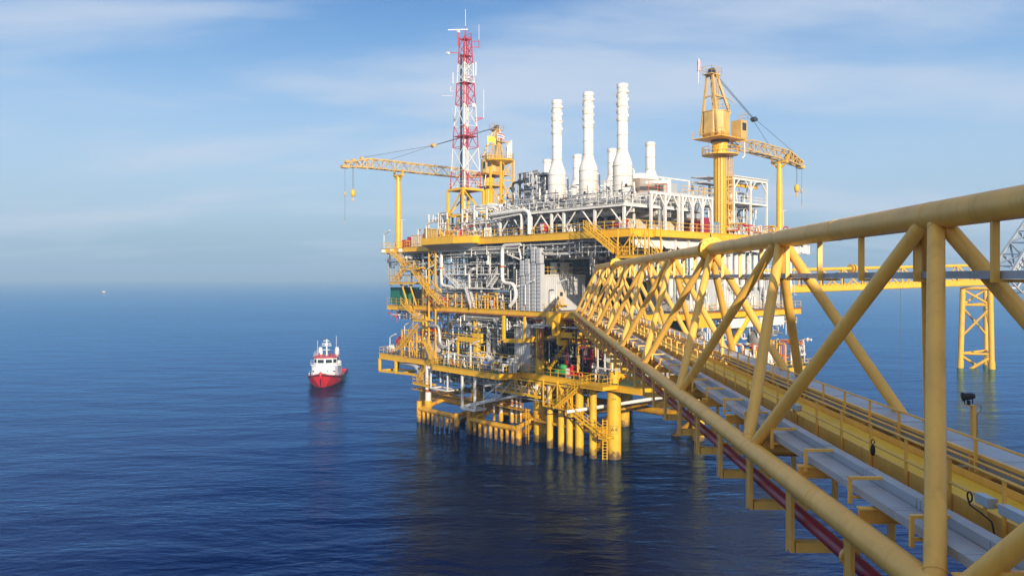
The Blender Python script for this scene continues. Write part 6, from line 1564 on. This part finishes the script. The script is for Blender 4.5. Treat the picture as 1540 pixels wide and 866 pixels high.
    for sg in (-1, 1):
        part('funnel', MB().lathe([(0.45, 3.5), (0.45, 7.6), (0.3, 8.2), (0.2, 8.2)], (-3.6, sg*1.7, 0), n=14), 'boatwhite', t)
        part('antenna', MB().tube((0.2, sg*1.9, 6.5), (0.2, sg*1.9, 10.8+0.6*sg), 0.035, 5), 'boatwhite', t)
        part('fire_monitor', MB().tube((2.8, sg*1.2, 6.5), (2.8, sg*1.2, 7.1), 0.16, 8).tube((2.8, sg*1.2, 7.1), (3.6, sg*1.2, 7.5), 0.11, 8), 'hullred', t)
        if not small:
            part('railing', MB().rail([(-2, sg*2.2, 6.5), (3.2, sg*2.3, 6.5)], 0.9, w=0.05), 'boatwhite', t)
            part('bow_railing', MB().rail([(6.5, sg*2.9, 2.2), (9, sg*2.5, 2.6), (11.4, sg*1.4, 3.0), (12.4, sg*0.2, 3.3)], 0.8, w=0.05), 'boatwhite', t)
            tyres = MB()
            for xx in (-11, -8, -5, -2, 1): tyres.lathe([(0.25, -0.14), (0.5, -0.14), (0.5, 0.14), (0.25, 0.14)], (xx, sg*3.32, 1.0), (0, 1, 0), 12)
            part('tyre_fender', tyres, 'black', t)
            part('life_raft', MB().tube((-1.6, sg*2.3, 4.7), (-0.4, sg*2.3, 4.7), 0.35, 12), 'boatwhite', t)
    if not small:
        for i in range(4): part('porthole', MB().tube((5.05+0.1*i, -2.0+1.35*i, 3.3), (6.9-abs(i-1.5)*0.12, -2.0+1.35*i, 3.3), 0.2, 12), 'glass', house)
        part('bridge_wing', MB().bx(0.2, 2.6, -3.0, 3.0, 4.2, 4.34).rail([(2.6, -3.0, 4.34), (2.6, -2.2, 4.34)], 0.9, w=0.05).rail([(2.6, 2.2, 4.34), (2.6, 3.0, 4.34)], 0.9, w=0.05), 'boatwhite', t)
        part('searchlight', MB().tube((3.4, 0.9, 6.5), (3.4, 0.9, 6.95), 0.06, 6).tube((3.2, 0.9, 7.1), (3.65, 0.9, 7.1), 0.2, 10), 'dark', t)
        part('mast_platform', MB().bx(0.2, 1.4, -0.7, 0.7, 7.9, 8.0), 'boatwhite', t)
        for y_ in (-1.2, 0.2): part('deck_cargo', MB().bx(-11, -9, y_, y_+1.1, 1.1, 2.2), 'blue' if y_ < 0 else 'grey', t)
    part('rescue_boat', MB().lathe([(0.05, -1.8), (0.5, -1.4), (0.65, 0), (0.5, 1.5), (0.05, 2.0)], (-8.0, 1.4, 2.9), (1, 0, 0), 12), 'orange', t)
    part('anchor_winch', MB().tube((8.4, -0.6, 2.6), (8.4, 0.6, 2.6), 0.35, 12).bx(8.0, 8.8, -0.8, 0.8, 2.1, 2.4), 'dark', t)
    part('bow_wave_fender', MB().lathe([(0.1, -0.9), (0.3, -0.6), (0.32, 0.6), (0.1, 0.9)], (12.45, 0, 3.0), (0, 0, 1), 10), 'hullred', t)
    return t
bpos = Vector((-43.2, 178.0, 0)); hd = Vector((0.12, -1, 0)).normalized()
make_boat('supply_boat', bpos - hd*12.0*1.04, hd, 1.04, 'red and white supply boat on the blue sea facing the camera')
p = wp(156, 1290, 0)
make_boat('fishing_boat', Vector((p.x, p.y, -0.3)), Vector((-1, -0.35, 0)), 0.42, 'tiny orange boat far away near the horizon on the left', True)

# ------------------------------------------------------------------ the platform the photographer stands on (unseen behind the camera; decks added and sized to shade the near bridge)
o = thing('unseen_shade_platform', 'unseen yellow platform behind the camera where the footbridge begins, sized to shade it', 'platform', (30, -40, 0), 'W')
for z, y1 in ((10, -14), (19.6, -4), (28, -13), (36, -13)): part('deck', MB().bx(2, 32, -60, y1, z-1, z), 'yellow', o)
part('module', MB().bx(4, 31, -56, -14, 20, 27), 'pale', o); part('module', MB().bx(5, 31, -56, -14.5, 28.2, 35), 'pale', o)
for x in (5, 29):
    for y in (-56, -18): part('leg', MB().tube((x, y, -9), (x, y, 35), 1.1, 18), 'yellow', o)
